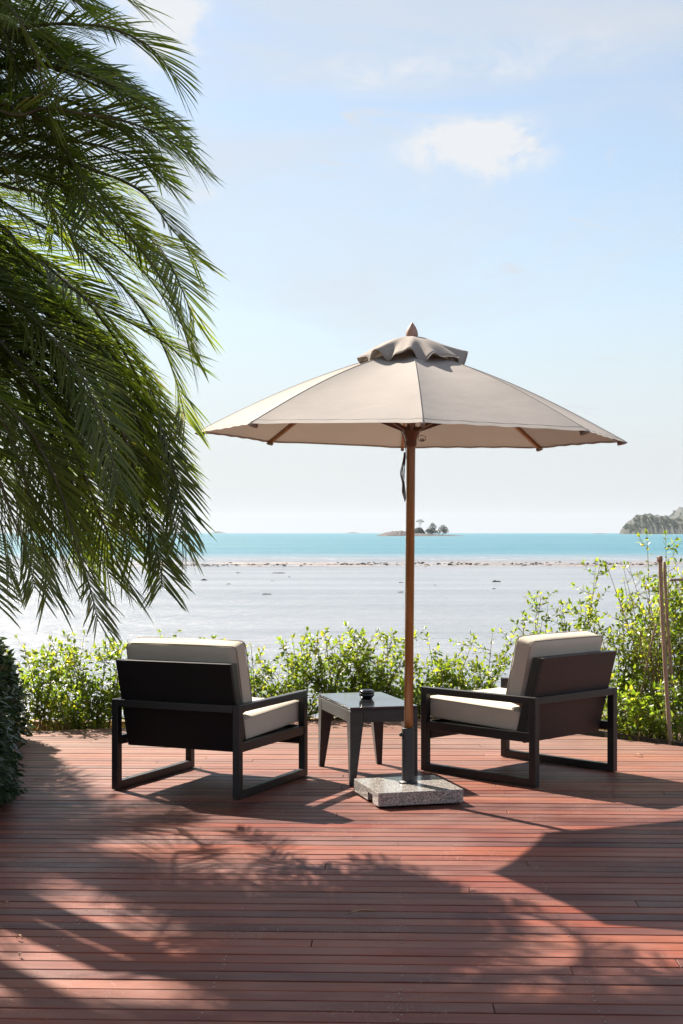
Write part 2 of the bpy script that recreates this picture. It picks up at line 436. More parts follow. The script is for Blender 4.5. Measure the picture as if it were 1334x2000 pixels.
M['palm'] = mat_leaf('palm_leaflet', [(.1, (.040, .058, .018)), (.5, (.070, .092, .026)), (.88, (.105, .125, .038)), (1.0, (.19, .13, .06))],
                     [(.1, (.12, .22, .015)), (.5, (.24, .35, .024)), (.9, (.38, .45, .04)), (1.0, (.48, .32, .06))], .45, .36, .5, 1.2)
M['rachis'] = mat_simple('palm_rachis', (.065, .060, .030), .6, .4, 20)
M['trunk'] = mat_simple('palm_trunk_bark', (.13, .10, .075), .9, .45, 12, .01, stretch=(1, 1, 5))

# ------------------------------------------------------------------ sea, ground, haze
SEA = -2.5
def grid_sheet(xs, ys, z):
    xs, ys = np.array(xs, float), np.array(ys, float)
    X, Yg = np.meshgrid(xs, ys); V = np.stack([X.ravel(), Yg.ravel(), np.full(X.size, float(z))], 1)
    n, m_ = len(xs), len(ys); F = []
    for j in range(m_ - 1):
        for i in range(n - 1):
            F.append((j * n + i, j * n + i + 1, (j + 1) * n + i + 1, (j + 1) * n + i))
    return V, F
V, F = grid_sheet([-7900, -2000, -500, -100, 100, 500, 2000, 7900], [-60, 10, 40, 100, 200, 400, 1000, 3000, 8800], SEA)
tag(link('sea', mesh('sea', V, F), M['water']), 'pale shallow lagoon water turning turquoise beyond the reef', None, kind='structure')

# ground: land under and behind the deck, dropping to the sea just behind the planting
def land():
    xs = np.concatenate([np.linspace(-60, -6, 12), np.linspace(-5.5, 7, 51), np.linspace(8, 60, 12)])
    prof = [(-60, -.16), (0, -.16), (8, -.16), (10.5, -.15), (11.3, -.13), (11.8, -.14), (12.15, -.17), (12.45, -.5), (13.2, -1.6), (14.5, -2.4), (16.5, -3.2)]
    V, F = [], []
    for j, (y, z) in enumerate(prof):
        for i, x in enumerate(xs):
            yy = y + (.18 * math.sin(x * 1.3) + .1 * math.sin(x * 3.1 + 1) if j > 4 else 0)
            V.append((x, yy, z + (random.uniform(-.02, .02) if 3 < j < 8 else (random.uniform(-.15, .15) if j > 7 else 0))))
    n = len(xs)
    for j in range(len(prof) - 1):
        for i in range(n - 1): F.append((j * n + i, j * n + i + 1, (j + 1) * n + i + 1, (j + 1) * n + i))
    return mesh('ground', V, F, True)
tag(link('ground', land(), M['soil']), 'bare brown soil under and behind the deck', None, kind='structure')

# haze
HZ = Mat('sea_air'); pv = HZ.n('ShaderNodeVolumePrincipled')
pv.inputs['Color'].default_value = (.72, .82, .95, 1); pv.inputs['Density'].default_value = 0.28e-4; pv.inputs['Anisotropy'].default_value = .3
HZ.l(pv.outputs[0], HZ.out.inputs[1])
hz = link('haze', mesh('haze', boxv(-8000, 8000, -70, 8900, -5, 112), BOXF), HZ.m)
tag(hz, 'thin pale sea haze over the bay', None, kind='stuff')
HZ.m.cycles.homogeneous_volume = True if hasattr(HZ.m.cycles, 'homogeneous_volume') else None

# ------------------------------------------------------------------ deck
PITCH, GAP, TH = .1012, .0095, .024
ROT = R(-2.0)
DECK = [(-2.45, 2.0), (4.6, 2.0), (4.6, 8.0), (3.35, 9.25), (2.43, 10.40), (1.98, 11.02), (1.62, 11.45), (1.15, 11.74), (.61, 11.76), (-.27, 11.60), (-2.36, 10.97), (-2.45, 10.94)]
deck = empty('wooden_deck', label='red brown hardwood deck of narrow boards with curved far edge', kind='structure')
def clip_poly(poly, p, n):
    """keep the side of the line through p with inward normal n"""
    out = []
    for i in range(len(poly)):
        a, b = poly[i], poly[(i + 1) % len(poly)]
        da = (a[0] - p[0]) * n[0] + (a[1] - p[1]) * n[1]; db = (b[0] - p[0]) * n[0] + (b[1] - p[1]) * n[1]
        if da >= 0: out.append(a)
        if da * db < 0:
            t = da / (da - db); out.append((a[0] + (b[0] - a[0]) * t, a[1] + (b[1] - a[1]) * t))
    return out
def inside_deck(x, y, inset=0):
    for i in range(len(DECK)):
        a, b = DECK[i], DECK[(i + 1) % len(DECK)]
        L = math.hypot(b[0] - a[0], b[1] - a[1]); nx, ny = -(b[1] - a[1]) / L, (b[0] - a[0]) / L
        if (x - a[0]) * nx + (y - a[1]) * ny < inset: return False
    return True
cr_, sr_ = math.cos(ROT), math.sin(ROT)
def rot(x, y): return (x * cr_ - y * sr_, x * sr_ + y * cr_)
def ext(poly, z0, z1):
    n = len(poly)
    V = [(x, y, z0) for x, y in poly] + [(x, y, z1) for x, y in poly]
    F = [tuple(range(n - 1, -1, -1)), tuple(range(n, 2 * n))] + [(i, (i + 1) % n, (i + 1) % n + n, i + n) for i in range(n)]
    return V, F
JOIST = .62                                             # joist lines along the board direction
screws = []
row0 = int(2.2 / PITCH); nb = 0
for r in range(row0, int(12.3 / PITCH)):
    y0 = r * PITCH + .012 + GAP / 2; y1 = y0 + PITCH - GAP
    # joints on joists, mostly the two central lines, staggered
    js = sorted({(-1 + 0) * 1.0 for _ in ()} )
    k = r % 4
    cand = {0: [-.30, 2.17], 1: [.62], 2: [-2.16, .99], 3: [-1.23, 1.55]}[k] if random.random() < .8 else [random.choice([-3, -2, -1, 0, 1, 2]) * JOIST + random.choice([-.3, .32])]
    if random.random() < .45: cand = [random.choice([-3.6, 3.2])]
    else: cand = [random.choice(cand)]
    cuts = [-6.5] + sorted(c + random.uniform(-.01, .01) for c in cand) + [5.2]
    for a, b in zip(cuts[:-1], cuts[1:]):
        poly = [rot(a + .0015, y0), rot(b - .0015, y0), rot(b - .0015, y1), rot(a + .0015, y1)]
        for i in range(len(DECK)):
            p, q = DECK[i], DECK[(i + 1) % len(DECK)]
            L = math.hypot(q[0] - p[0], q[1] - p[1])
            poly = clip_poly(poly, p, (-(q[1] - p[1]) / L, (q[0] - p[0]) / L))
            if len(poly) < 3: break
        if len(poly) < 3: continue
        dz = random.uniform(-.0012, .0012)
        V, F = ext(poly, -TH + dz, dz)
        # slight bevel on the long edges comes from a modifier
        o = link('board', mesh('board', V, F), M['deck'], deck)
        if r * PITCH < 9: bevel(o, .0022, 1)
        nb += 1
    for j in range(-8, 8):
        for dx in (-.0, ):
            for fy in (.25, .75):
                xs_ = j * JOIST + .03 + random.gauss(0, .006); ys_ = y0 + (y1 - y0) * fy + random.gauss(0, .003)
                x, y = rot(xs_, ys_)
                if y < 8.6 and abs(x) < 2.4 and inside_deck(x, y, .02) and random.random() < .5: screws.append((x, y))
V, F = [], []
for x, y in screws:
    o_ = len(V); rr = random.uniform(.0022, .0034)
    for k in range(6): V.append((x + rr * math.cos(k * PI / 3), y + rr * math.sin(k * PI / 3), .0022))
    for k in range(6): V.append((x + rr * 1.05 * math.cos(k * PI / 3), y + rr * 1.05 * math.sin(k * PI / 3), -.004))
    F.append(tuple(range(o_, o_ + 6)))
    for k in range(6): F.append((o_ + 6 + k, o_ + 6 + (k + 1) % 6, o_ + (k + 1) % 6, o_ + k))
tag(link('screw_heads', mesh('screw_heads', V, F), M['screw'], deck), kind='stuff')
for j in range(-8, 8):
    xj = j * JOIST
    poly = [rot(xj, 2.2), rot(xj + .06, 2.2), rot(xj + .06, 12.2), rot(xj, 12.2)]
    for i in range(len(DECK)):
        p, q = DECK[i], DECK[(i + 1) % len(DECK)]
        L = math.hypot(q[0] - p[0], q[1] - p[1]); nn = (-(q[1] - p[1]) / L, (q[0] - p[0]) / L)
        poly = clip_poly(poly, (p[0] + nn[0] * .05, p[1] + nn[1] * .05), nn)
        if len(poly) < 3: break
    if len(poly) < 3: continue
    V, F = ext(poly, -.14, -TH - .002)
    link('joist', mesh('joist', V, F), M['joist'], deck)
# rim board that follows the far edge
for i in range(2, len(DECK) - 1):
    p, q = Vector((*DECK[i], 0)), Vector((*DECK[i + 1], 0))
    d = (q - p); L = d.length; d.normalize(); nrm_ = Vector((d.y, -d.x, 0))
    a, b = p + d * .002 + nrm_ * .003, q - d * .002 + nrm_ * .003
    poly = [(a.x, a.y), ((a + nrm_ * .03).x, (a + nrm_ * .03).y), ((b + nrm_ * .03).x, (b + nrm_ * .03).y), (b.x, b.y)]
    V, F = ext(poly, -.15, -.001)
    link('rim_board', mesh('rim_board', V, F), M['kerb'] if i >= 9 else M['joist'], deck)

# low kerb at the top of the bank behind the planting
kv = empty('low_kerb', label='low weathered kerb running behind the shrubs at the top of the bank', cat='kerb')
for i in range(9):
    x0 = -5 + i * 1.1; y0 = 12.02 + .18 * math.sin(x0 * .7); y1 = 12.02 + .18 * math.sin((x0 + 1.09) * .7)
    V = [(x0, y0, -.3), (x0 + 1.09, y1, -.3), (x0 + 1.09, y1 + .11, -.3), (x0, y0 + .11, -.3), (x0, y0, -.035), (x0 + 1.09, y1, -.035), (x0 + 1.09, y1 + .11, -.035), (x0, y0 + .11, -.035)]
    bevel(link('kerb_block', mesh('kerb_block', V, BOXF), M['kerb'], kv), .008)

# ------------------------------------------------------------------ cushions
def cushion_mesh(name, cx, cy, cz, hx, hy, hz, r, bulge, n=14, seed=0):
    """rounded box with soft puffed faces; half sizes hx,hy,hz"""
    rg = random.Random(seed)
    V, F, idx = [], [], {}
    ph = [rg.uniform(0, 6) for _ in range(6)]
    def vert(u, v, w_):
        key = (round(u, 5), round(v, 5), round(w_, 5))
        if key in idx: return idx[key]
        p = Vector((u * hx, v * hy, w_ * hz))
        inner = Vector((max(-hx + r, min(hx - r, p.x)), max(-hy + r, min(hy - r, p.y)), max(-hz + r, min(hz - r, p.z))))
        d = p - inner
        if d.length > 1e-9: p = inner + d.normalized() * r
        bx, by, bz = (1 - u * u), (1 - v * v), (1 - w_ * w_)
        p.x += bulge * .5 * u * by * bz
        p.y += bulge * v * bx ** .75 * bz ** .75
        p.z += bulge * .6 * w_ * bx * by
        q = .0016 * math.sin(5 * u + ph[0] + 2 * w_) + .0014 * math.sin(7 * w_ + ph[1] + 3 * v)
        p += Vector((q * u * by * bz, q * v, q * w_ * bx * by))
        idx[key] = len(V); V.append((cx + p.x, cy + p.y, cz + p.z)); return idx[key]
    g = [-1 + 2 * i / n for i in range(n + 1)]
    g = [math.copysign(abs(x) ** .75, x) for x in g]
    for i in range(n):
        for j in range(n):
            a, b, c, d = g[i], g[i + 1], g[j], g[j + 1]
            F.append([vert(a, c, 1), vert(b, c, 1), vert(b, d, 1), vert(a, d, 1)])
            F.append([vert(a, c, -1), vert(a, d, -1), vert(b, d, -1), vert(b, c, -1)])
            F.append([vert(a, -1, c), vert(b, -1, c), vert(b, -1, d), vert(a, -1, d)])
            F.append([vert(a, 1, c), vert(a, 1, d), vert(b, 1, d), vert(b, 1, c)])
            F.append([vert(1, a, c), vert(1, b, c), vert(1, b, d), vert(1, a, d)])
            F.append([vert(-1, a, c), vert(-1, a, d), vert(-1, b, d), vert(-1, b, c)])
    return mesh(name, V, F, True)
def loop_pts(cx, cy, cz, hx, hv, off, axis, r, bulge):
    """rounded rectangle; axis 'y' lies in x-z at y=off, 'z' in x-y at z=off"""
    pts = []
    for (sx, sv), a0 in (((1, 1), 0), ((-1, 1), 90), ((-1, -1), 180), ((1, -1), 270)):
        for k in range(5):
            a = R(a0 + k * 22.5)
            pts.append((sx * (hx - r) + r * math.cos(a), sv * (hv - r) + r * math.sin(a)))
    P = []
    for i in range(len(pts)):
        a, b = pts[i], pts[(i + 1) % len(pts)]
        m_ = 6 if math.hypot(b[0] - a[0], b[1] - a[1]) > .1 else 1
        for t in range(m_):
            x = a[0] + (b[0] - a[0]) * t / m_; v = a[1] + (b[1] - a[1]) * t / m_
            x += bulge * .17 * (x / hx) * max(0, 1 - (v / hv) ** 2); v += bulge * .19 * (v / hv) * max(0, 1 - (x / hx) ** 2)
            P.append((cx + x, cy + off, cz + v) if axis == 'y' else (cx + x, cy + v, cz + off))
    P.append(P[0]); P.append(P[1])
    return P

# ------------------------------------------------------------------ armchairs
def make_chair(loc, rz, label, panel_mat, seed):
    W, D, H, B = .84, .90, .53, .042
    t = empty('lounge_armchair', loc, rz, label, 'armchair', 'armchairs on the deck')
    k = M['black']; hw = W / 2
    for s in (-1, 1):
        x0, x1 = (s * hw - B, s * hw) if s > 0 else (-hw, -hw + B)
        box('leg', x0, x1, 0, B + .006, 0.004, H, k, t)
        box('leg', x0, x1, D - B - .004, D, 0.004, H, k, t)
        box('armrest', x0 + .0004 * s, x1 + .0004 * s, B + .006, D - B - .004, H - .042, H - .0004, k, t)
        box('floor_rail', x0 + .0004 * s, x1 + .0004 * s, B + .006, D - B - .004, .0045, .0505, k, t)
        box('seat_rail', x0 + .004, x1 - .004, B + .006, D - B - .004, .262, .315, k, t)
    box('back_rail', -hw + B, hw - B, .001, .040, H - .045, H - .001, k, t)
    box('front_apron', -hw + B, hw - B, D - .052, D - .022, .205, .318, panel_mat, t)
    box('seat_board', -hw + B, hw - B, .12, D - .054, .285, .303, panel_mat, t)
    # sloping back panel, passes behind the seat and rises above the arms
    lean = .27
    def yy(z): return .045 - (z - .49) * lean
    th = .020; zP = .762
    pw = hw - B - .002
    prism('back_panel', [(yy(.250), .250), (yy(zP), zP), (yy(zP) + th, zP), (yy(.250) + th, .250)], -pw, pw, panel_mat, t, .003)
    for s in (-1, 1):
        xa, xb = (s * pw - s * .022, s * pw)
        prism('back_frame', [(yy(.315) + th + .001, .315), (yy(zP) + th + .001, zP), (yy(zP) + th + .062, zP), (yy(.315) + th + .062, .315)], min(xa, xb), max(xa, xb), k, t, .003)
    prism('back_frame', [(yy(zP - .023) + th + .001, zP - .023), (yy(zP) + th + .001, zP), (yy(zP) + th + .062, zP), (yy(zP - .023) + th + .062, zP - .023)], -pw + .023, pw - .023, k, t, .002)
    # seat cushion
    ch = .368
    sc_ = link('seat_cushion', cushion_mesh('seat_cushion', 0, 0, 0, ch, .375, .070, .022, .010, seed=seed), M['cushion'], t)
    sc_.location = (0, .535, .388); sc_.rotation_euler = (R(2.0), 0, 0)
    for zo in (.058, -.058):
        p = tube('piping', loop_pts(0, 0, 0, ch - .001, .374, zo, 'z', .026, .010), .0032, M['piping'], sc_, 6)
    bc = link('back_cushion', cushion_mesh('back_cushion', 0, 0, 0, .366, .066, .205, .028, .012, seed=seed + 5), M['cushion'], t)
    bc.rotation_euler = (R(13.5), 0, 0); bc.location = (0, .170, .668)
    for yo in (.054, -.054):
        tube('piping', loop_pts(0, 0, 0, .365, .204, yo, 'y', .030, .010), .0032, M['piping'], bc, 6)
    return t
make_chair((-.957, 8.335, 0), R(-24), 'black framed lounge armchair at left of the table, seen from behind under the palm', M['blackboard'], 1)
make_chair((1.432, 8.848, 0), R(45), 'dark framed lounge armchair angled towards the table, right of the umbrella pole', M['brown'], 2)

# ------------------------------------------------------------------ side table
def make_table():
    L, Wd, H = .78, .42, .465
    t = empty('side_table', (.0514, 8.62, 0), R(15), 'low black side table with glossy glass top between the two armchairs', 'table')
    k = M['tablewood']
    box('table_top', 0, Wd, 0, L, H - .012, H, M['glass'], t, .0015)
    box('top_frame', .004, Wd - .004, .004, L - .004, H - .022, H - .013, M['black'], t, 0)
    a0, a1 = H - .092, H - .023
    # apron boards
    for (x0, x1, y0, y1) in ((.084, Wd - .084, .002, .024), (.084, Wd - .084, L - .024, L - .002), (.002, .024, .084, L - .084), (Wd - .024, Wd - .002, .084, L - .084)):
        box('apron', x0, x1, y0, y1, a0, a1, k, t)
    for sx in (0, 1):
        for sy in (0, 1):
            def pt(u, v, z): return ((u if not sx else Wd - u), (v if not sy else L - v), z)
            ks = [(.083, a1), (.083, a0), (.034, 0.0)]
            V, F = [], []
            for w_, z in ks: V += [pt(.001, .001, z), pt(w_, .001, z), pt(w_ if z < a0 - .01 else w_, w_, z), pt(.001, w_, z)]
            for i in range(2):
                for j in range(4): F.append((i * 4 + j, i * 4 + (j + 1) % 4, i * 4 + 4 + (j + 1) % 4, i * 4 + 4 + j))
            F += [(0, 1, 2, 3), (11, 10, 9, 8)]
            o = link('leg', mesh('leg', V, F), k, t)
            import bmesh
            bm = bmesh.new(); bm.from_mesh(o.data); bmesh.ops.recalc_face_normals(bm, faces=bm.faces); bm.to_mesh(o.data); bm.free()
            bevel(o, .003)
make_table()
# round lacquer ashtray
at_ = empty('ashtray', (.157, 9.09, .4655), 0, 'small round black lacquer ashtray with lid on the glass table top', 'ashtray')
V, F = lathe([(.030, 0), (.034, .001), (.036, .006), (.040, .012), (.0465, .018), (.0485, .025), (.047, .0315), (.0445, .034)], 40)
link('bowl', mesh('bowl', V, F, True), M['lacquer'], at_)
V, F = lathe([(.0435, .0342), (.0475, .0355), (.0490, .041), (.0465, .048), (.040, .0535), (.031, .0565), (.026, .0560), (.022, .0535), (.001, .0525)], 40)
link('lid', mesh('lid', V, F, True), M['lacquer'], at_)

# ------------------------------------------------------------------ umbrella base
PX, PY = .376, 8.247
ub = empty('umbrella_base', (PX - .004, PY - .035, 0), R(15.3), 'speckled grey granite slab base holding the umbrella pole', 'umbrella base')
hs, zb, zt = .245, .012, .086
# slab with a hand slot cut in its left face near the front corner
out = [(-hs, -hs), (hs, -hs), (hs, hs), (-hs + .05, hs), (-hs, hs - .05)]
def slab(name, poly, z0, z1):
    V, F = ext(poly, z0, z1)
    return link(name, mesh(name, V, F), M['granite'], ub)
n1_, n2_ = -hs + .115, -hs + .205
poly = [(-hs, -hs), (hs, -hs), (hs, hs), (-hs, hs), (-hs, n2_), (-hs + .035, n2_), (-hs + .035, n1_), (-hs, n1_)]
V = []; F = []
V, F = ext(poly, zb, zt - .026)
VB, FB = ext([(-hs, -hs), (hs, -hs), (hs, hs), (-hs, hs)], zt - .026, zt)
# one continuous slab: lower layer (with notch) without its top, upper layer without its bottom except the notch roof
Fl = [f for i, f in enumerate(F) if i != 1]
off = len(V)
V2 = V + VB
F2 = Fl + [tuple(i + off for i in f) for i_, f in enumerate(FB) if i_ != 0]
nl = len(poly)
F2.append((nl + 4, nl + 5, nl + 6, nl + 7))      # notch roof
sb = link('granite_slab', mesh('granite_slab', V2, F2), M['granite'], ub)
wd = sb.modifiers.new('weld', 'WELD'); wd.merge_threshold = .0005
bevel(sb, .004, 2)
box('handle_slot', -hs + .022, -hs + .0345, n1_ + .004, n2_ - .004, zb + .012, zt - .030, M['rubber'], ub, .001)
for sx in (-1, 1):
    for sy in (-1, 1):
        V, F = lathe([(.03, 0), (.03, .0119)], 20); link('foot', mesh('foot', V, F), M['rubber'], ub, (sx * .18, sy * .18, 0))
V, F = lathe([(.052, zt + .0004), (.054, zt + .003), (.053, zt + .008), (.044, zt + .012), (.0365, zt + .016)], 36)
link('flange', mesh('flange', V, F, True), M['sleeve'], ub, (.0131, .0327, 0)); 
V, F = lathe([(.0355, zt + .012), (.0355, .392), (.0345, .397), (.0285, .398), (.0285, .36)], 36, False)
link('sleeve', mesh('sleeve', V, F, True), M['sleeve'], ub, (.0131, .0327, 0))
V, F = lathe([(.004, 0), (.011, .001), (.013, .006), (.010, .012), (.004, .013)], 16)
kn = link('clamp_knob', mesh('clamp_knob', V, F, True), M['sleeve'], ub, (-.0249, .0327, .36)); kn.rotation_euler = (0, R(-90), 0)

# ------------------------------------------------------------------ umbrella
um = empty('patio_umbrella', (PX, PY, .09), 0, 'open octagonal taupe canvas umbrella with ruffled vent and wooden pole', 'umbrella')
um.rotation_euler = (0, R(.5), 0)
Z0 = .09
RU, ZR, ZT = 1.212, 2.052, 2.545          # rim radius, rim height, top of main canopy (world)
tiltx = -math.tan(R(.75)); tilty = .006
def ribz(r):
    t = r / RU
    return ZT + (ZR - ZT) * t + .040 * math.sin(PI * t) - .012 * t * t
def canopy_pt(r_f, ang, sag=1.0):
    """r_f: fraction along the rib; ang: angle from -22.5 panel frame"""
    sec = 2 * PI / 8; k = math.floor(ang / sec); f = ang / sec - k
    a0, a1 = k * sec, (k + 1) * sec
    r = r_f * RU
    p0 = Vector((r * math.cos(a0), r * math.sin(a0), ribz(r))); p1 = Vector((r * math.cos(a1), r * math.sin(a1), ribz(r)))
    p = p0.lerp(p1, f)
    s = 4 * f * (1 - f)
    mid = Vector((math.cos((a0 + a1) / 2), math.sin((a0 + a1) / 2), 0))
    p -= mid * (.020 * s * r_f ** 3) * sag
    p.z -= s * .022 * math.sin(PI * min(1, r_f)) * sag
    # small gathers where the cloth is pulled to the rib ends
    edge = min(f, 1 - f)
    p.z += .007 * math.sin(edge * 60) * math.exp(-edge * 9) * r_f ** 4 + .0025 * math.sin(37 * f + 11 * r_f + k) * s * r_f
    p.z += tiltx * p.x + tilty * p.y - Z0
    return p
nr, na = 22, 96
V, F = [], []
for i in range(nr + 1):
    rf = .06 + .94 * i / nr
    for j in range(na): V.append(canopy_pt(rf, 2 * PI * j / na))
for i in range(nr):
    for j in range(na): F.append((i * na + j, (i + 1) * na + j, (i + 1) * na + (j + 1) % na, i * na + (j + 1) % na))
# turned-in hem
base_i = nr * na
for j in range(na):
    p = canopy_pt(.982, 2 * PI * j / na); p.z -= .003; V.append(p)
for j in range(na): F.append((base_i + j, base_i + na + j, base_i + na + (j + 1) % na, base_i + (j + 1) % na))
can = link('canopy', mesh('canopy', V, F, True), M['canopy'], um)
import bmesh
bm = bmesh.new(); bm.from_mesh(can.data)
for e in bm.edges:                                     # crisp creases over the ribs
    a, b = e.verts
    if nr * na <= min(a.index, b.index) and max(a.index, b.index) < (nr + 1) * na: e.smooth = False
    if max(a.index, b.index) < (nr + 1) * na and a.index % 12 == 0 and b.index % 12 == 0 and a.index % na == b.index % na: e.smooth = False
bm.to_mesh(can.data); bm.free()
s_ = can.modifiers.new('cloth', 'SOLIDIFY'); s_.thickness = .0015; s_.offset = 0
for k in range(8):
    a = k * PI / 4 + 1e-6
    pts = [canopy_pt(.22 + .78 * i / 14, a) + Vector((0, 0, .0015)) for i in range(15)]
    tube('seam', pts, .0018, M['canopy'], can, 5)
    # rib under the cloth, its strut, its end cap
    rb = [canopy_pt(.10 + .885 * i / 10, a, 0) + Vector((0, 0, -.016)) for i in range(11)]
    V, F = [], []
    d = Vector((math.cos(a), math.sin(a), 0)); side = Vector((-math.sin(a), math.cos(a), 0))
    for p in rb:
        for su, sv in ((-1, -1), (1, -1), (1, 1), (-1, 1)): V.append(p + side * su * .009 + Vector((0, 0, sv * .012)))
    for i in range(10):
        for j in range(4): F.append((i * 4 + j, i * 4 + (j + 1) % 4, i * 4 + 4 + (j + 1) % 4, i * 4 + 4 + j))
    F += [(3, 2, 1, 0), (40, 41, 42, 43)]
    rib = link('rib', mesh('rib', V, F), M['pole'], um)
    m0 = canopy_pt(.52, a, 0) + Vector((0, 0, -.032)); h0 = Vector((.036 * math.cos(a), .036 * math.sin(a), 2.075 - Z0))
    V, F = [], []
    for p in (h0, m0):
        for su, sv in ((-1, -1), (1, -1), (1, 1), (-1, 1)): V.append(p + side * su * .007 + Vector((0, 0, sv * .010)))
    for j in range(4): F.append((j, (j + 1) % 4, 4 + (j + 1) % 4, 4 + j))
    F += [(3, 2, 1, 0), (4, 5, 6, 7)]
    link('strut', mesh('strut', V, F), M['darkwood'], rib)
    tip = canopy_pt(1.0, a, 0)
    V, F = tube_vf([tip - d * .045 + Vector((0, 0, -.012)), tip - d * .01 + Vector((0, 0, -.007)), tip + d * .010 + Vector((0, 0, -.005))], [.012, .010, .004], 8)
    link('corner_pocket', mesh('corner_pocket', V, F, True), M['vent'], can)
hempts = [canopy_pt(.968, 2 * PI * j / na) + Vector((0, 0, .001)) for j in range(na + 1)]
tube('hem_seam', hempts, .0010, M['canopy'], can, 4)
# vent
V, F = [], []
nv, nav = 12, 160
rv = random.Random(3)
ph = [rv.uniform(0, 6.28) for _ in range(6)]
for i in range(nv + 1):
    t = i / nv
    for j in range(nav):
        a = 2 * PI * j / nav
        sec = PI / 4; f = (a / sec) % 1.0
        octf = math.cos(PI / 8) / math.cos((f - .5) * sec)
        r = (.022 + .280 * t) * (octf * .7 + .3)
        ruffle = (math.sin(a * 11 + ph[0]) + .6 * math.sin(a * 17 + ph[1]) + .5 * math.sin(a * 7 + ph[2]))
        g = max(0, (t - .45) / .55) ** 1.6
        ruffle *= .75 + .5 * math.sin(a * 3 + 1)
        z = 2.606 + (2.482 - 2.606) * (t ** 1.15) + .016 * math.sin(PI * t) + ruffle * .030 * g
        r += .014 * g * math.sin(a * 11 + ph[0] + 1.2) + .006 * g
        z -= .012 * g
        z += .006 * math.sin(a * 8 + 1.5) * t
        x, y = r * math.cos(a), r * math.sin(a)
        V.append((x, y, z + tiltx * x + tilty * y - Z0))
for i in range(nv):
    for j in range(nav): F.append((i * nav + j, (i + 1) * nav + j, (i + 1) * nav + (j + 1) % nav, i * nav + (j + 1) % nav))
vt = link('vent_cap', mesh('vent_cap', V, F, True), M['vent'], um)
s_ = vt.modifiers.new('cloth', 'SOLIDIFY'); s_.thickness = .0018; s_.offset = 0
hem = [V[nv * nav + (j % nav)] for j in range(nav + 1)]
tube('vent_hem', hem, .003, M['vent'], vt, 5)
V, F = lathe([(.0255, 0.18 - .09), (.0255, 2.0 - Z0), (.0235, 2.5 - Z0)], 28)
link('pole', mesh('pole', V, F, True), M['pole'], um)
V, F = lathe([(.027, 1.985), (.032, 1.99), (.033, 2.015), (.031, 2.02), (.034, 2.026), (.038, 2.04), (.046, 2.055), (.050, 2.07), (.050, 2.09), (.04, 2.098), (.027, 2.10)], 32)
V = [(x, y, z - Z0) for x, y, z in V]
link('runner_hub', mesh('runner_hub', V, F, True), M['darkwood'], um)
V, F = lathe([(.03, 2.47), (.042, 2.48), (.042, 2.52), (.03, 2.53)], 24); V = [(x, y, z - Z0) for x, y, z in V]
link('top_notch', mesh('top_notch', V, F, True), M['darkwood'], um)
V, F = lathe([(.022, 2.592), (.030, 2.596), (.0345, 2.606), (.0350, 2.620), (.031, 2.640), (.0235, 2.658), (.014, 2.673), (.006, 2.684), (.0012, 2.688)], 32)
V = [(x, y, z - Z0) for x, y, z in V]
link('finial', mesh('finial', V, F, True), M['finial'], um)
# cord bundle and pull ring
def cpt(px, py, dy=-.05): 
    p = at(px, py, PY + dy); return (p.x - PX - (p.z - Z0) * math.tan(R(.5)), dy, p.z - Z0)
strands = []
strands.append(([cpt(783, 838), cpt(786, 850), cpt(790, 862), cpt(792, 875), cpt(793, 884)], .0022))
for q in range(6):
    o_ = q * 1.1 - 3
    strands.append(([cpt(791 + o_ * .3, 884), cpt(789 + o_ * .9, 905), cpt(786 + o_ * 1.3 + 2 * math.sin(q * 2), 925), cpt(788 + o_ * .7, 945), cpt(789 + o_ * 1.1, 962 + 2 * q % 5), cpt(791 + o_ * .5, 975 + (q * 3) % 7)], .0021))
for z in range(6):
    c0 = cpt(791, 886 + z * 2.2); strands.append(([(c0[0] + .008 * math.cos(i * PI / 4), c0[1] + .008 * math.sin(i * PI / 4), c0[2]) for i in range(9)], .0018))
def smooth_pts(p, n=4):
    p = [Vector(x) for x in p]; out_ = []
    for i in range(len(p) - 1):
        a, b, c, d = p[max(0, i - 1)], p[i], p[i + 1], p[min(len(p) - 1, i + 2)]
        for k in range(n):
            t = k / n
            out_.append(.5 * ((2 * b) + (c - a) * t + (2 * a - 5 * b + 4 * c - d) * t * t + (3 * b - a - 3 * c + d) * t ** 3))
    out_.append(p[-1]); return out_
tubes('pull_cord', [(smooth_pts(p), r) for p, r in strands], M['cord'], um)
c0 = Vector(cpt(824, 857, .03))
ring = [(c0.x + .022 * math.cos(a), c0.y + .010 * math.sin(a), c0.z + .018 * math.sin(a)) for a in np.linspace(0, 2 * PI, 17)]
ring2 = [(c0.x + .002 + .010 * math.cos(a), c0.y, c0.z - .008 + .005 * math.sin(a)) for a in np.linspace(0, 2 * PI, 13)]
tubes('pull_ring', [(ring, .0016), (ring2, .0028)], M['cord'], um, 6)

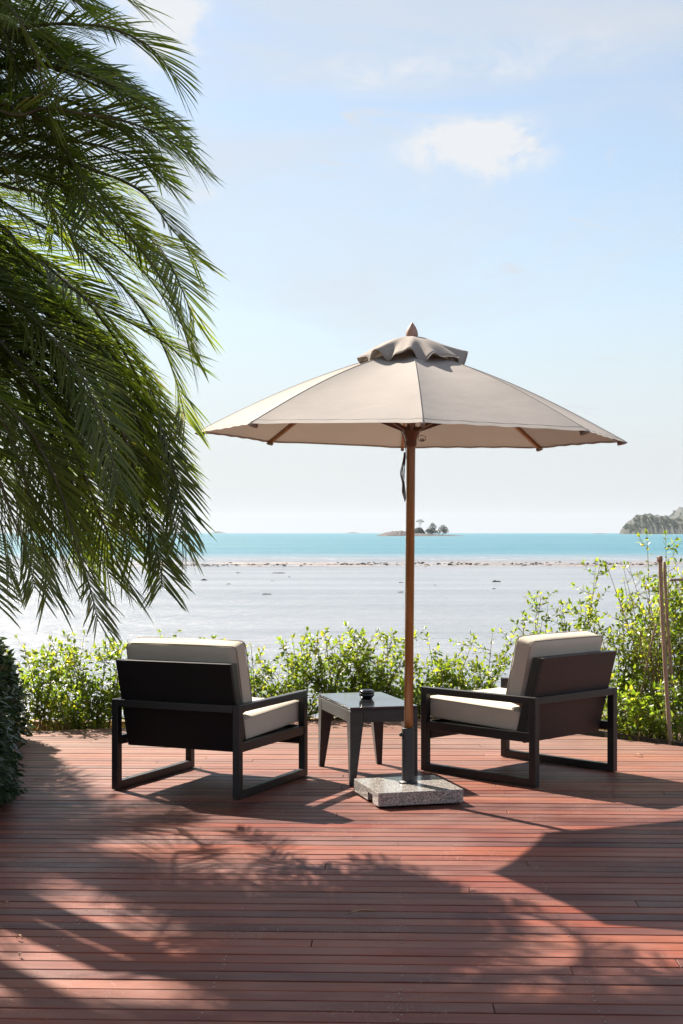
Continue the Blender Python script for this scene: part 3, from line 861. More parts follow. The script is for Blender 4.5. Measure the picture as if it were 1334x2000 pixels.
# ------------------------------------------------------------------ leaves
def leaf_mesh(name, P, D, N, Ln, Wd, fold=.25, curl=.15):
    """P base points, D directions, N normals (all n x 3), Ln lengths, Wd half widths"""
    P, D, N = map(lambda a: np.asarray(a, float), (P, D, N)); Ln = np.asarray(Ln, float); Wd = np.asarray(Wd, float)
    D /= np.linalg.norm(D, axis=1, keepdims=True) + 1e-9
    S = np.cross(D, N); S /= np.linalg.norm(S, axis=1, keepdims=True) + 1e-9
    N = np.cross(S, D)
    L, W_ = Ln[:, None], Wd[:, None]
    def at_(u, s, h): return P + D * L * u + S * W_ * s + N * (W_ * h * fold) - N * L * curl * u * u
    n = len(P)
    Vs = np.stack([at_(0, 0, 0), at_(.32, .95, 1), at_(.68, .75, 1), at_(1, 0, 0), at_(.68, -.75, 1), at_(.32, -.95, 1), at_(.36, 0, 0), at_(.7, 0, 0)], 1).reshape(-1, 3)
    T = np.array([(0, 6, 1), (0, 5, 6), (1, 6, 7), (1, 7, 2), (6, 5, 4), (6, 4, 7), (2, 7, 3), (7, 4, 3)])
    Fs = (T[None] + (np.arange(n) * 8)[:, None, None]).reshape(-1, 3)
    return mesh_np(name, Vs, Fs, False)

def unit(v): return v / (np.linalg.norm(v) + 1e-9)
def make_shrub(x, y, h, spread, nbr, label, leaf=.060, dens=1.0, bare=0.0, seed=0, group='shrubs behind the deck', lean=(0, 0), name='leafy_shrub'):
    rg = np.random.default_rng(seed); spread *= 1.45 if bare < .5 else 1; nbr = int(nbr * 1.3)
    root = empty(name, (x, y, -.14), 0, label, 'shrub', group)
    for b in range(nbr):
        hh = h * rg.uniform(.42, 1.0) + .14 if b > 1 else h + .14
        a = rg.uniform(0, 2 * PI); s = spread * rg.uniform(.25, 1)
        tipv = np.array([math.cos(a) * s + lean[0] * hh, math.sin(a) * s * .6 + lean[1] * hh, hh])
        start = np.array([rg.uniform(-.08, .08), rg.uniform(-.06, .06), 0])
        mid = start * .5 + tipv * .5 + np.array([rg.normal(0, .04), rg.normal(0, .03), hh * .08])
        pts = [(1 - t) ** 2 * start + 2 * t * (1 - t) * mid + t * t * tipv for t in np.linspace(0, 1, 9)]
        twigs = [(pts, [.006 - .0045 * i / 8 for i in range(9)])]
        LP, LD, LN, LL, LW = [], [], [], [], []
        vig = rg.uniform(.6, 1.1)
        def leaves_on(pl, u0, size, step):
            pl = [np.array(q) for q in pl]
            seg = [np.linalg.norm(pl[i + 1] - pl[i]) for i in range(len(pl) - 1)]; tot = sum(seg)
            d = u0 * tot; kk = 0
            while d < tot:
                acc = 0
                for i, sg in enumerate(seg):
                    if acc + sg >= d: break
                    acc += sg
                f = (d - acc) / max(sg, 1e-6); p = pl[i] * (1 - f) + pl[i + 1] * f; tng = unit(pl[i + 1] - pl[i])
                ref = np.array([0, 0, 1.]) if abs(tng[2]) < .9 else np.array([1., 0, 0])
                e1 = unit(np.cross(tng, ref)); e2 = np.cross(tng, e1)
                base = kk * PI / 2 + rg.uniform(-.3, .3)
                for q in (0, PI):
                    if rg.random() < .1 + bare * .5: continue
                    an = base + q; o = e1 * math.cos(an) + e2 * math.sin(an)
                    dd = unit(o * rg.uniform(.7, 1.1) + tng * rg.uniform(.4, .9) + np.array([0, 0, rg.uniform(-.45, .3)]))
                    nn = unit(tng * .8 - o * .3 + np.array([0, 0, .5]) + rg.normal(0, .25, 3))
                    sz = size * rg.uniform(.65, 1.2) * (1 - .35 * (d / tot) ** 3)
                    LP.append(p + dd * .004); LD.append(dd); LN.append(nn); LL.append(sz); LW.append(sz * rg.uniform(.22, .31))
                d += step * rg.uniform(.8, 1.3); kk += 1
            for q in range(3):                         # tuft at the tip
                dd = unit(unit(pl[-1] - pl[-2]) + rg.normal(0, .45, 3)); LP.append(pl[-1]); LD.append(dd); LN.append(unit(rg.normal(0, 1, 3))); sz = size * rg.uniform(.5, .9); LL.append(sz); LW.append(sz * .22)
        leaves_on(pts, .25 + bare * .2, leaf, .040 / dens)
        for k in range(int((4 + hh * 8) * dens * vig)):
            t = rg.uniform(.12, .95) ** .9
            i = min(7, int(t * 8)); p0 = pts[i] + (pts[i + 1] - pts[i]) * (t * 8 - i)
            a2 = rg.uniform(0, 2 * PI); ln = rg.uniform(.10, .26) * (1.1 - .5 * t)
            dv = unit(np.array([math.cos(a2), math.sin(a2) * .8, rg.uniform(.15, 1.1)]))
            tw = [p0, p0 + dv * ln * .5 + rg.normal(0, .008, 3), p0 + dv * ln + np.array([0, 0, .02])]
            twigs.append((tw, [.0024, .0017, .001]))
            leaves_on(tw, .2, leaf * .92, .033 / dens)
        V, F = [], []
        for pl, r in twigs:
            v, f = tube_vf([tuple(q) for q in pl], r, 4, len(V), False); V += v; F += f
        br = link('branch', mesh('branch', V, F, True), M['deadstem'] if bare > .5 else M['stem'], root)
        if LP:
            lf = link('leaves', leaf_mesh('leaves', LP, LD, LN, LL, LW), M['leaf'], br); lf['kind'] = 'stuff'
    return root

SHR = [  # photo x, top y, distance, spread, branches, label
    (75, 1262, 11.35, .22, 7, 'bright leafy shrub next to the dark clipped hedge at the far left of the deck', {}),
    (128, 1240, 11.55, .22, 8, 'leafy shrub with a tall central stem between the clipped hedge and the left armchair', {}),
    (200, 1262, 11.4, .24, 8, 'yellow green shrub just left of the left armchair, under the hanging palm frond tip', {}),
    (290, 1262, 11.7, .28, 7, 'shrub hidden behind the left part of the left armchair back', {}),
    (400, 1250, 11.8, .28, 7, 'shrub whose top shows above the right part of the left armchair cushion', {}),
    (505, 1262, 11.85, .26, 8, 'thin leafy shrub just right of the left armchair back cushion', {'dens': .8}),
    (570, 1250, 12.0, .24, 8, 'shrub above the armrest of the left armchair, left of the side table', {'dens': .85}),
    (655, 1240, 11.95, .28, 11, 'dense bright shrub directly behind the side table', {'dens': 1.1}),
    (725, 1236, 12.0, .28, 11, 'dense shrub left of the umbrella pole, with the tallest peak behind the table', {'dens': 1.1}),
    (797, 1285, 12.0, .26, 9, 'low shrub directly behind the umbrella pole', {}),
    (870, 1248, 12.0, .28, 10, 'shrub between the umbrella pole and the right armchair, behind its armrest', {}),
    (945, 1235, 12.05, .26, 8, 'loose arching shrub left of the right armchair back cushion', {'dens': .85}),
    (1030, 1163, 12.1, .13, 6, 'slender upright shrub rising behind the right armchair cushion', {'dens': .8}),
    (1140, 1100, 11.9, .22, 9, 'tall airy shrub with a yellowing spire right of the right armchair cushion', {'dens': .85}),
    (1215, 1160, 11.3, .28, 9, 'dense tall shrub between the right armchair and the bamboo stake', {'dens': 1.05}),
    (1275, 1045, 11.6, .26, 9, 'tallest leafy shrub behind the bamboo stake', {}),
    (1345, 1025, 11.3, .28, 9, 'tall leafy shrub cut by the right edge of the picture', {}),
]
for i, (px, ty, Y, sp, nb_, lab, kw) in enumerate(SHR):
    X = (px - 667) * Y / FPX; h = EYE - (ty - 1041) * Y / FPX
    make_shrub(X, Y, h, sp, nb_, lab, seed=100 + i, **kw)
# a lower second rank nearer the deck keeps the feet of the planting full
LOWS = [(150, 1350, 11.25, 'low leafy growth at the deck edge beside the clipped hedge'), (560, 1345, 11.85, 'low growth at the deck edge left of the side table'),
        (700, 1340, 11.9, 'low growth seen under the side table top at the deck edge'), (840, 1345, 11.95, 'low growth at the deck edge right of the umbrella pole'),
        (1225, 1320, 10.95, 'low growth at the deck edge right of the right armchair'), (1300, 1330, 10.75, 'low growth around the foot of the bamboo stake')]
for i, (px, ty, Y, lab) in enumerate(LOWS):
    X = (px - 667) * Y / FPX; h = EYE - (ty - 1041) * Y / FPX
    make_shrub(X, Y, h, .30, 9, lab, seed=300 + i, group='low plants along the deck edge', name='low_plant')
# bare tangle in the tall right shrubs
make_shrub(2.85, 11.0, 1.2, .40, 13, 'brown twiggy shrub at the right edge of the picture beside the horizontal cane', seed=401, bare=.9, dens=.7, name='dry_shrub')
make_shrub(2.42, 11.1, 1.25, .42, 14, 'tangle of dry bare twigs with few leaves behind the bamboo stake', seed=400, bare=1.0, dens=.6, group='shrubs behind the deck', name='dry_shrub')

# dry grass and litter along the deck edge
def grass_strip():
    P, D, N, L, W_ = [], [], [], [], []
    edge = DECK[4:11]
    for i in range(len(edge) - 1):
        a, b = np.array(edge[i]), np.array(edge[i + 1]); ln = np.linalg.norm(b - a); d = (b - a) / ln; nn = np.array([d[1], -d[0]])
        for k in range(int(ln * 520)):
            q = a + d * rng.uniform(0, ln) + nn * (.04 + abs(rng.normal(0, .22)))
            P.append((q[0], q[1], -.14)); D.append((rng.normal(0, .5), rng.normal(0, .5), 1)); N.append(rng.normal(0, 1, 3))
            L.append(rng.uniform(.08, .26)); W_.append(rng.uniform(.0025, .006))
    o = link('dry_grass', leaf_mesh('dry_grass', P, D, N, L, W_, .1, .25), M['drygrass'])
    tag(o, 'dry brown grass and undergrowth along the far deck edge', 'grass', kind='stuff')
grass_strip()

# bamboo stakes
def stake(p0, p1, r, label, name='bamboo_stake'):
    p0, p1 = Vector(p0), Vector(p1)
    o = empty(name, p0, 0, label, 'stake', 'garden stakes at the right')
    d = p1 - p0; L = d.length; rg = random.Random(label)
    pts, rad = [], []
    n = 22
    for i in range(n + 1):
        t = i / n; pts.append(d * t + Vector((.006 * math.sin(5 * t + L), .004 * math.sin(8 * t), 0))); rad.append(r * (1 - .15 * t) * (1.12 if i % 5 == 0 else 1))
    tube('cane', pts, rad, M['bamboo'], o, 10)
    return o
a = ground_at(1313, 1450); b = at(1289, 1087, a.y + .02)
s1 = stake((a.x, a.y + .05, -.16), b, .0165, 'tall weathered upright stake at the right end of the deck')
tw = [(( b.x - .002 - a.x) + .020 * math.cos(t), (b.y - a.y - .05) + .020 * math.sin(t), (b.z + .16 - .045 + t * .0016)) for t in np.linspace(0, 2 * PI * 4, 50)]
tube('twine_lashing', tw, .0035, M['twine'], s1, 5)
stake((2.52, 10.95, -.16), at(1297, 1098, 10.75), .013, 'leaning stake lashed behind the top of the upright stake')
stake(at(1308, 1134, 10.8), at(1420, 1128, 11.1), .010, 'short horizontal cane tied across at the right edge of the picture')
stake((at(1228, 1420, 11.1).x, 11.1, -.16), at(1282, 1220, 10.9), .009, 'thin dry stick leaning through the dense tall shrub')

# ------------------------------------------------------------------ clipped hedge at the left
def make_hedge(ox, y0_, len_, foot0, slope, hgt0, w_, n_, label, tone):
    root = empty('clipped_hedge', (ox, 9.2, -.14), 0, label, 'hedge')
    P, D, N, L, W_ = [], [], [], [], []
    def surf(s, a):
        # s along (0 near .. 1 far), a angle over the cross-section
        y = y0_ + len_ * s
        foot = foot0 - slope * (y - 8.24)
        hgt = hgt0 - .06 * s
        cx = foot - w_ + .09
        nz = .055 * math.sin(7 * s + 2 * a) + .045 * math.sin(15 * s + 5 * a) + .03 * math.sin(29 * s - 3 * a)
        ca, sa = math.cos(a), math.sin(a)
        x = cx + (w_ + nz) * math.copysign(abs(ca) ** .75, ca)
        z = .10 + (hgt - .10 + nz) * math.copysign(abs(sa) ** .72, sa) if sa > 0 else .10 + .3 * sa
        return np.array([x, y, z]), np.array([ca, .0, sa])
    for k in range(n_):
        s = rng.uniform(-.02, 1.02); a = rng.uniform(-.35, PI * .8)
        p, nrm_ = surf(s, a)
        if s > 1 or s < 0: continue
        p = p - nrm_ * (abs(rng.normal(0, .09)) - (.07 * rng.random() if rng.random() < .3 else 0)); p[1] += rng.normal(0, .03)
        if p[2] < .01: p[2] = .01 + rng.uniform(0, .04)
        d = unit(nrm_ * .75 + np.array([.3, -.25, -.3]) + rng.normal(0, .38, 3))
        P.append(p - np.array([ox, 9.2, -.14])); D.append(d); N.append(unit(nrm_ + rng.normal(0, .35, 3)))
        l_ = rng.uniform(.04, .07); L.append(l_); W_.append(l_ * rng.uniform(.17, .24))
    # far end cap
    for k in range(4000):
        a = rng.uniform(0, PI); rr = math.sqrt(rng.uniform(0, 1)); p, nrm_ = surf(1, a); c = np.array([p[0] * rr + (1 - rr) * (foot0 - .95), p[1] + rng.normal(0, .04), .1 + (p[2] - .1) * rr])
        P.append(c - np.array([ox, 9.2, -.14])); D.append(unit(np.array([.2, .4, -.3]) + rng.normal(0, .5, 3))); N.append(unit(rng.normal(0, 1, 3))); L.append(.05); W_.append(.010)
    f = link('foliage', leaf_mesh('foliage', P, D, N, L, W_, .3, .2), tone, root); f['kind'] = 'stuff'
    tw_ = []
    for k in range(160):
        s = rng.uniform(0, 1); a = rng.uniform(.1, PI * .8); p, nrm_ = surf(s, a); q = np.array([foot0 - .3 - .7 * s * slope * 3, p[1] + rng.normal(0, .15), .05])
        m_ = (p + q) / 2 + rng.normal(0, .04, 3); o_ = np.array([ox, 9.2, -.14])
        tw_.append(([tuple(q - o_), tuple(m_ - o_), tuple(p - nrm_ * .03 - o_)], [.006, .004, .002]))
    tubes('twigs', tw_, M['stem'], root, 4)['kind'] = 'stuff'
make_hedge(-2.5, 7.75, 2.9, -2.05, .19, .82, .52, 30000, 'dark glossy clipped hedge at the left edge of the deck', M['hedge'])
make_hedge(-3.6, 8.5, 2.2, -3.02, .12, 2.35, .62, 22000, 'tall dense hedge added out of view behind the low clipped hedge to shade the deck', M['hedge'])  # unseen block of foliage, added for the shade it throws on the left boards

# ------------------------------------------------------------------ palms
def frond_meshes(pts, root, rg, lmax=.36, spacing=.019, droop=.5, half=.0050, plane=0.0, dry=False):
    """pts: world polyline of the rachis (base to tip)."""
    P = [np.array(p, float) for p in smooth_pts(pts, 6)]
    o0 = np.array(root.location)
    P = [p - o0 for p in P]
    seg = np.array([np.linalg.norm(P[i + 1] - P[i]) for i in range(len(P) - 1)]); cum = np.concatenate([[0], np.cumsum(seg)]); tot = cum[-1]
    n = len(P)
    fr = tube_vf([tuple(p) for p in P], [.011 * (1 - i / (n - 1)) ** .8 + .0016 for i in range(n)], 5)
    fo = link('frond', mesh('frond', fr[0], fr[1], True), M['rachis'], root)
    u = np.arange(max(.16, tot * .10), tot - .005, spacing)
    k = len(u)
    idx = np.clip(np.searchsorted(cum, u) - 1, 0, n - 2); f = (u - cum[idx]) / seg[idx]
    PA = np.array(P); base = PA[idx] * (1 - f)[:, None] + PA[idx + 1] * f[:, None]
    tg = PA[idx + 1] - PA[idx]
    # smoother tangents
    tgs = np.gradient(PA, axis=0); tg = tgs[idx] * (1 - f)[:, None] + tgs[idx + 1] * f[:, None]
    tg /= np.linalg.norm(tg, axis=1, keepdims=True)
    t = u / tot
    up = np.array([0, 0, 1.])
    side = np.cross(tg, up); side /= np.linalg.norm(side, axis=1, keepdims=True) + 1e-6
    # a frond hanging nearly straight down: keep a steady side vector
    side = side * .999 + np.array([plane, 1e-3, 0]); side /= np.linalg.norm(side, axis=1, keepdims=True)
    nup = np.cross(side, tg)
    twist = rg.uniform(-.5, .5) + rg.uniform(-.3, .3) * t
    ct, st = np.cos(twist)[:, None], np.sin(twist)[:, None]
    side, nup = side * ct + nup * st, nup * ct - side * st
    Vs, Fs = [], []; off = 0
    S = 5
    for sgn in (-1, 1):
        jit = rg.normal(0, 1, (k, 4))
        keep = rg.random(k) > .03
        ang = R(60) * (1 - t) + R(27) * t + jit[:, 0] * .07       # angle from the rachis
        vee = .22 + jit[:, 1] * .13                               # raised V
        Lf = lmax * (np.clip(t * 5, .35, 1)) * (1 - .38 * np.clip((t - .55) / .45, 0, 1) ** 1.5) * (1 + jit[:, 2] * .06)
        d = tg * np.cos(ang)[:, None] + (side * sgn * np.cos(vee)[:, None] + nup * np.sin(vee)[:, None]) * np.sin(ang)[:, None]
        d /= np.linalg.norm(d, axis=1, keepdims=True)
        nrm_ = np.cross(d, tg) * sgn; nrm_ /= np.linalg.norm(nrm_, axis=1, keepdims=True) + 1e-6
        wv = np.cross(nrm_, d)
        dr = droop * (1 + jit[:, 3] * .35)
        pos = base.copy() ; cur = d.copy(); rows = []
        for s in range(S + 1):
            q = s / S
            wid = half * (math.sin(PI * min(1, q * .86 + .12)) ** .7) * (1 if s < S else .05)
            rows.append((pos - wv * wid, pos + nrm_ * (-.35 * wid), pos + wv * wid))
            step = (Lf / S)[:, None]
            cur = cur + up * (-(dr * .22 * (q + .15)))[:, None]; cur /= np.linalg.norm(cur, axis=1, keepdims=True)
            pos = pos + cur * step
        A = np.stack([np.stack(r_, 1) for r_ in rows], 1)          # k, S+1, 3, 3
        A = A[keep]; kk = len(A)
        Vs.append(A.reshape(-1, 3))
        q = []
        for s in range(S):
            a_ = s * 3; q += [(a_, a_ + 1, a_ + 4, a_ + 3), (a_ + 1, a_ + 2, a_ + 5, a_ + 4)]
        q = np.array(q); Fs.append((q[None] + (off + np.arange(kk) * (S + 1) * 3)[:, None, None]).reshape(-1, 4)); off += kk * (S + 1) * 3
    lf = link('leaflets', mesh_np('leaflets', np.concatenate(Vs), np.concatenate(Fs), False), M['palm'], fo); lf['kind'] = 'stuff'
    return fo
def palm_root(x, y, h, label, r=.075, bend=.0):
    root = empty('palm_tree', (x, y, 0), 0, label, 'palm', 'palms at the left')
    pts = [(bend * math.sin(t * 2), .0, -.16 + (h + .1) * t) for t in np.linspace(0, 1, 26)]
    rad = [r * (1.25 - .3 * t + (.05 if i % 2 else 0)) for i, t in enumerate(np.linspace(0, 1, 26))]
    tube('trunk', pts, rad, M['trunk'], root, 14)
    return root
def shaft(c, az, el, L, droopk, side=0, n=7):
    """an arching rachis starting at c"""
    out_ = []
    d = np.array([math.cos(az) * math.cos(el), math.sin(az) * math.cos(el), math.sin(el)]); p = np.array(c, float)
    st = L / (n - 1)
    for i in range(n):
        out_.append(tuple(p)); p = p + d * st
        d = d + np.array([0, 0, -droopk * (.6 + .8 * i / n) / n * 1.0]); d /= np.linalg.norm(d)
    return out_
def in_open_sky(pts, limit=400):
    """True if the rachis would reach into the open part of the view"""
    for p in pts:
        if p[1] > .8:
            x = 667 + p[0] * FPX / p[1]; y = 1041 - (p[2] - EYE) * FPX / p[1]
            lim = limit - 40 if y > 900 else limit
            if y > 1080: lim = 200
            if y > 1170 and x > -250: return True
            if x > lim - 45 and y > -60: return True
            if p[1] < 6.3 and x > -260: return True
    return False
prg = np.random.default_rng(21)
def shades_lit_spot(pts):
    """keep off fronds that would put the umbrella or the sunlit middle of the deck in the shade"""
    bad = 0
    for p in pts[1:]:
        t = p[2] - 2.3
        if t > 0 and (p[0] + .718 * t - .4) ** 2 + (p[1] - .88 * t - 8.25) ** 2 < 1.75 ** 2: return True
        gx, gy = p[0] + .718 * p[2], p[1] - .88 * p[2]
        if ((gx - .5) / 1.0) ** 2 + ((gy - 7.3) / .9) ** 2 < 1: return True
        if ((gx - 1.5) / 1.6) ** 2 + ((gy - 8.8) / 2.0) ** 2 < 1: return True
        if ((gx + .9) / .8) ** 2 + ((gy - 9.6) / 1.2) ** 2 < 1: return True
        if ((gx + .62) / .6) ** 2 + ((gy - 7.0) / .5) ** 2 < 1: bad += 1
        if ((gx + .75) / .55) ** 2 + ((gy - 4.9) / .35) ** 2 < 1: bad += 1
        if ((gx - 1.2) / .7) ** 2 + ((gy - 5.0) / .5) ** 2 < 1: bad += 1
    return bad > 0
LIT = [[-.5, 6.9, .5, .45, 8], [.55, 6.9, .6, .5, 3], [-.75, 4.9, .30, .2, 16], [1.15, 5.1, .4, .3, 14], [-.95, 10.0, .7, .8, 3]]
def quota_ok(pts, force=False):
    """ration how many fronds may shade each patch of the deck that the sun reaches"""
    P = [np.array(p, float) for p in pts]; Q = []
    for a, b in zip(P[:-1], P[1:]): Q += [a + (b - a) * t for t in (0, .34, .67)]
    hit = [r for r in LIT if sum((((q[0] + .718 * q[2]) - r[0]) / (r[2] + .12)) ** 2 + (((q[1] - .88 * q[2]) - r[1]) / (r[3] + .12)) ** 2 < 1 for q in Q) >= 2]
    if not force and any(r[4] <= 0 for r in hit): return False
    for r in hit: r[4] -= 1
    return True
def shades_umbrella(pts, m_=1.62):
    return any(p[2] > 2.3 and (p[0] + .718 * (p[2] - 2.3) - .4) ** 2 + (p[1] - .88 * (p[2] - 2.3) - 8.25) ** 2 < m_ ** 2 for p in pts)
PALMS = [((-2.75, 7.45), 2.80, 'shorter palm of the clump, its lowest fronds hanging in front of the left armchair'),
         ((-2.95, 7.95), 3.75, 'middle palm of the clump, long dark fronds arching down over the left side'),
         ((-3.05, 8.75), 4.65, 'tallest palm of the clump, its fronds reaching the top edge of the picture'),
         ((-3.9, 9.9), 2.85, 'low palm added left of the clipped hedge to shade the left of the deck'),  # extra palm, added so its fronds darken the left boards
         ((-4.0, 8.45), 4.5, 'high palm added outside the left edge to shade the near left of the deck')]  # extra unseen palm, added to dapple the near left boards
roots = [palm_root(x, y, h, lab) for (x, y), h, lab in PALMS]
G = {  # guided fronds: palm, depth, photo polyline
    'A': (2, 7.3, [(0, 58), (50, 54), (105, 48), (157, 49), (210, 54), (252, 70), (290, 91), (325, 128), (345, 160)]),
    'B': (2, 7.2, [(-80, -60), (0, 4), (25, 22), (47, 56), (70, 110), (85, 170), (100, 240)]),
    'B2': (2, 7.3, [(-60, -90), (40, -110), (120, -90), (190, -50), (235, -12), (262, 10)]),
    'B3': (2, 7.5, [(-80, 90), (0, 95), (80, 110), (160, 135), (230, 165), (290, 200), (335, 240)]),
    'C': (2, 7.3, [(0, 215), (90, 212), (168, 224), (217, 231), (266, 245), (315, 266), (350, 290), (378, 322)]),
    'D': (1, 7.3, [(0, 203), (52, 217), (98, 252), (130, 294), (150, 336), (165, 380), (172, 430)]),
    'D2': (1, 7.6, [(0, 260), (90, 300), (165, 345), (224, 402), (260, 434), (290, 462), (315, 490), (336, 525), (353, 560), (367, 595), (380, 630)]),
    'E': (1, 7.4, [(0, 300), (110, 310), (210, 343), (245, 357), (280, 378), (308, 410), (332, 444), (353, 469), (378, 505)]),
    'F': (1, 7.5, [(0, 440), (35, 480), (88, 518), (122, 546), (154, 574), (196, 602), (245, 626), (290, 651), (330, 676), (355, 700)]),
    'F2': (1, 7.2, [(-20, 560), (40, 600), (90, 650), (150, 720), (190, 800), (215, 880), (230, 950)]),
    'G': (0, 7.3, [(-20, 650), (34, 709), (73, 752), (99, 799), (129, 850), (155, 902), (172, 950), (194, 1001), (215, 1057), (232, 1108), (250, 1150)]),
    'H': (0, 7.6, [(20, 640), (90, 670), (150, 715), (206, 786), (232, 833), (254, 885), (267, 941), (284, 1001), (301, 1057), (312, 1105), (318, 1150)]),
    'I': (1, 7.9, [(60, 520), (150, 570), (210, 640), (249, 700), (275, 756), (297, 807), (314, 859), (335, 905), (350, 948)]),
    'I2': (1, 7.8, [(60, 430), (150, 480), (220, 540), (280, 610), (320, 680), (345, 750), (362, 820)]),
    'J': (0, 6.9, [(-60, 830), (-25, 880), (0, 941), (21, 1001), (39, 1044), (56, 1096), (69, 1151)]),
    'K': (0, 7.0, [(20, 800), (80, 880), (125, 980), (150, 1070), (168, 1125), (180, 1165), (191, 1215)]),
    'L': (0, 7.9, [(40, 760), (130, 800), (200, 870), (250, 950), (290, 1030), (318, 1100)]),
    'N': (0, 7.7, [(0, 830), (70, 880), (120, 960), (150, 1040), (165, 1100)]),
    'O': (1, 7.9, [(30, 560), (120, 600), (200, 670), (260, 760), (300, 850), (320, 930)]),
    'Q': (1, 7.6, [(0, 360), (80, 380), (170, 440), (250, 500), (310, 570), (350, 640)]),
    'T': (0, 7.4, [(-40, 700), (10, 780), (50, 870), (85, 960), (110, 1050), (125, 1110)]),
    'U': (0, 7.8, [(60, 700), (120, 760), (170, 840), (215, 930), (245, 1010), (262, 1080)]),
    'V': (0, 7.5, [(-60, 760), (-10, 830), (30, 920), (55, 1010), (70, 1080)]),
    'W': (1, 7.6, [(80, 600), (160, 660), (225, 740), (275, 830), (310, 920), (335, 1000), (345, 1050)]),
    'X': (1, 7.9, [(40, 480), (130, 540), (210, 620), (270, 710), (310, 800), (335, 880)]),
    'Y': (1, 7.4, [(0, 330), (90, 350), (180, 400), (260, 470), (315, 545), (350, 620), (372, 690)]),
    'Z': (2, 7.4, [(0, 130), (100, 130), (200, 160), (280, 205), (340, 260), (375, 310)]),
    'AA': (1, 7.9, [(150, 620), (240, 720), (300, 820), (340, 920), (358, 1010), (364, 1060)]),
    'P1': (0, 7.3, [(-90, 780), (-50, 860), (-20, 950), (5, 1040), (15, 1120)]),
    'P2': (0, 7.6, [(-40, 720), (30, 800), (80, 900), (110, 990), (125, 1060)]),
    'P3': (0, 7.9, [(20, 700), (100, 780), (160, 870), (200, 970), (225, 1060)]),
    'P4': (0, 7.1, [(-70, 700), (-10, 790), (30, 880), (60, 980), (85, 1080), (95, 1150)]),
    'S': (0, 6.7, [(-130, 960), (-90, 1010), (-50, 1070), (-25, 1130), (-12, 1180)]),
}
for key, (pi, Y, pl) in G.items():
    (cx, cy_), h, _ = PALMS[pi]
    n = len(pl); pts = [(cx, cy_, h)]
    Ys = [Y + .12 * math.sin(i * .7 + ord(key[0])) - .25 * (i / n) for i in range(n)]
    first = at(*pl[0], Ys[0])
    pts.append(tuple(Vector(pts[0]).lerp(first, .5) + Vector((0, 0, .10 if pl[0][1] < 500 else .16))))
    pts += [tuple(at(x, y, yy)) for (x, y), yy in zip(pl, Ys)]
    quota_ok(pts, True)
    frond_meshes(pts, roots[pi], prg, lmax=.37 if key not in 'JKS' else .33, droop=prg.uniform(.15, .55))
for key, (pi, Y, pl) in list(G.items()):           # fuller layers behind and beside the leading fronds
    if key in 'AS': continue
    (cx, cy_), h, _ = PALMS[pi]
    for rep in range(3 if pl[0][1] < 600 else 4):
        sx_, sy_ = prg.uniform(-75, -12), prg.uniform(-45, 55); sc_ = prg.uniform(.82, .98)
        Yr = Y + prg.uniform(.1, .45 if pl[0][1] < 520 else .9)
        q = [(pl[0][0] + (x - pl[0][0]) * sc_ + sx_, pl[0][1] + (y - pl[0][1]) * sc_ * prg.uniform(.98, 1.02) + sy_) for x, y in pl]
        pts = [(cx, cy_, h)]; first = at(*q[0], Yr)
        pts.append(tuple(Vector(pts[0]).lerp(first, .5) + Vector((0, 0, .12))))
        pts += [tuple(at(x, y, Yr - .2 * i / len(q))) for i, (x, y) in enumerate(q)]
        if shades_umbrella(pts): continue
        if not quota_ok(pts): continue
        frond_meshes(pts, roots[pi], prg, lmax=.36, spacing=.0205, droop=prg.uniform(.1, .6))
cnt = 0
for pi, nf in ((0, 22), (1, 30), (2, 26), (3, 44), (4, 50)):
    (cx, cy_), h, _ = PALMS[pi]
    made = tries = 0
    while made < nf and tries < 900:
        tries += 1
        az_ = prg.uniform(0, 2 * PI) if tries % 3 else prg.uniform(-.9, 1.2)
        el_ = prg.uniform(-.1, 1.25); L = prg.uniform(1.9, 2.7) if pi != 3 else prg.uniform(1.2, 2.0)
        pts = shaft((cx, cy_, h + prg.uniform(-.05, .1)), az_, el_, L, prg.uniform(1.2, 2.3))
        if in_open_sky(pts) or shades_lit_spot(pts) or min(p[2] for p in pts) < .75 or not quota_ok(pts): continue
        frond_meshes(pts, roots[pi], prg, lmax=.37, spacing=.0205, droop=prg.uniform(.1, .8)); made += 1
    cnt += made
print('random fronds', cnt)

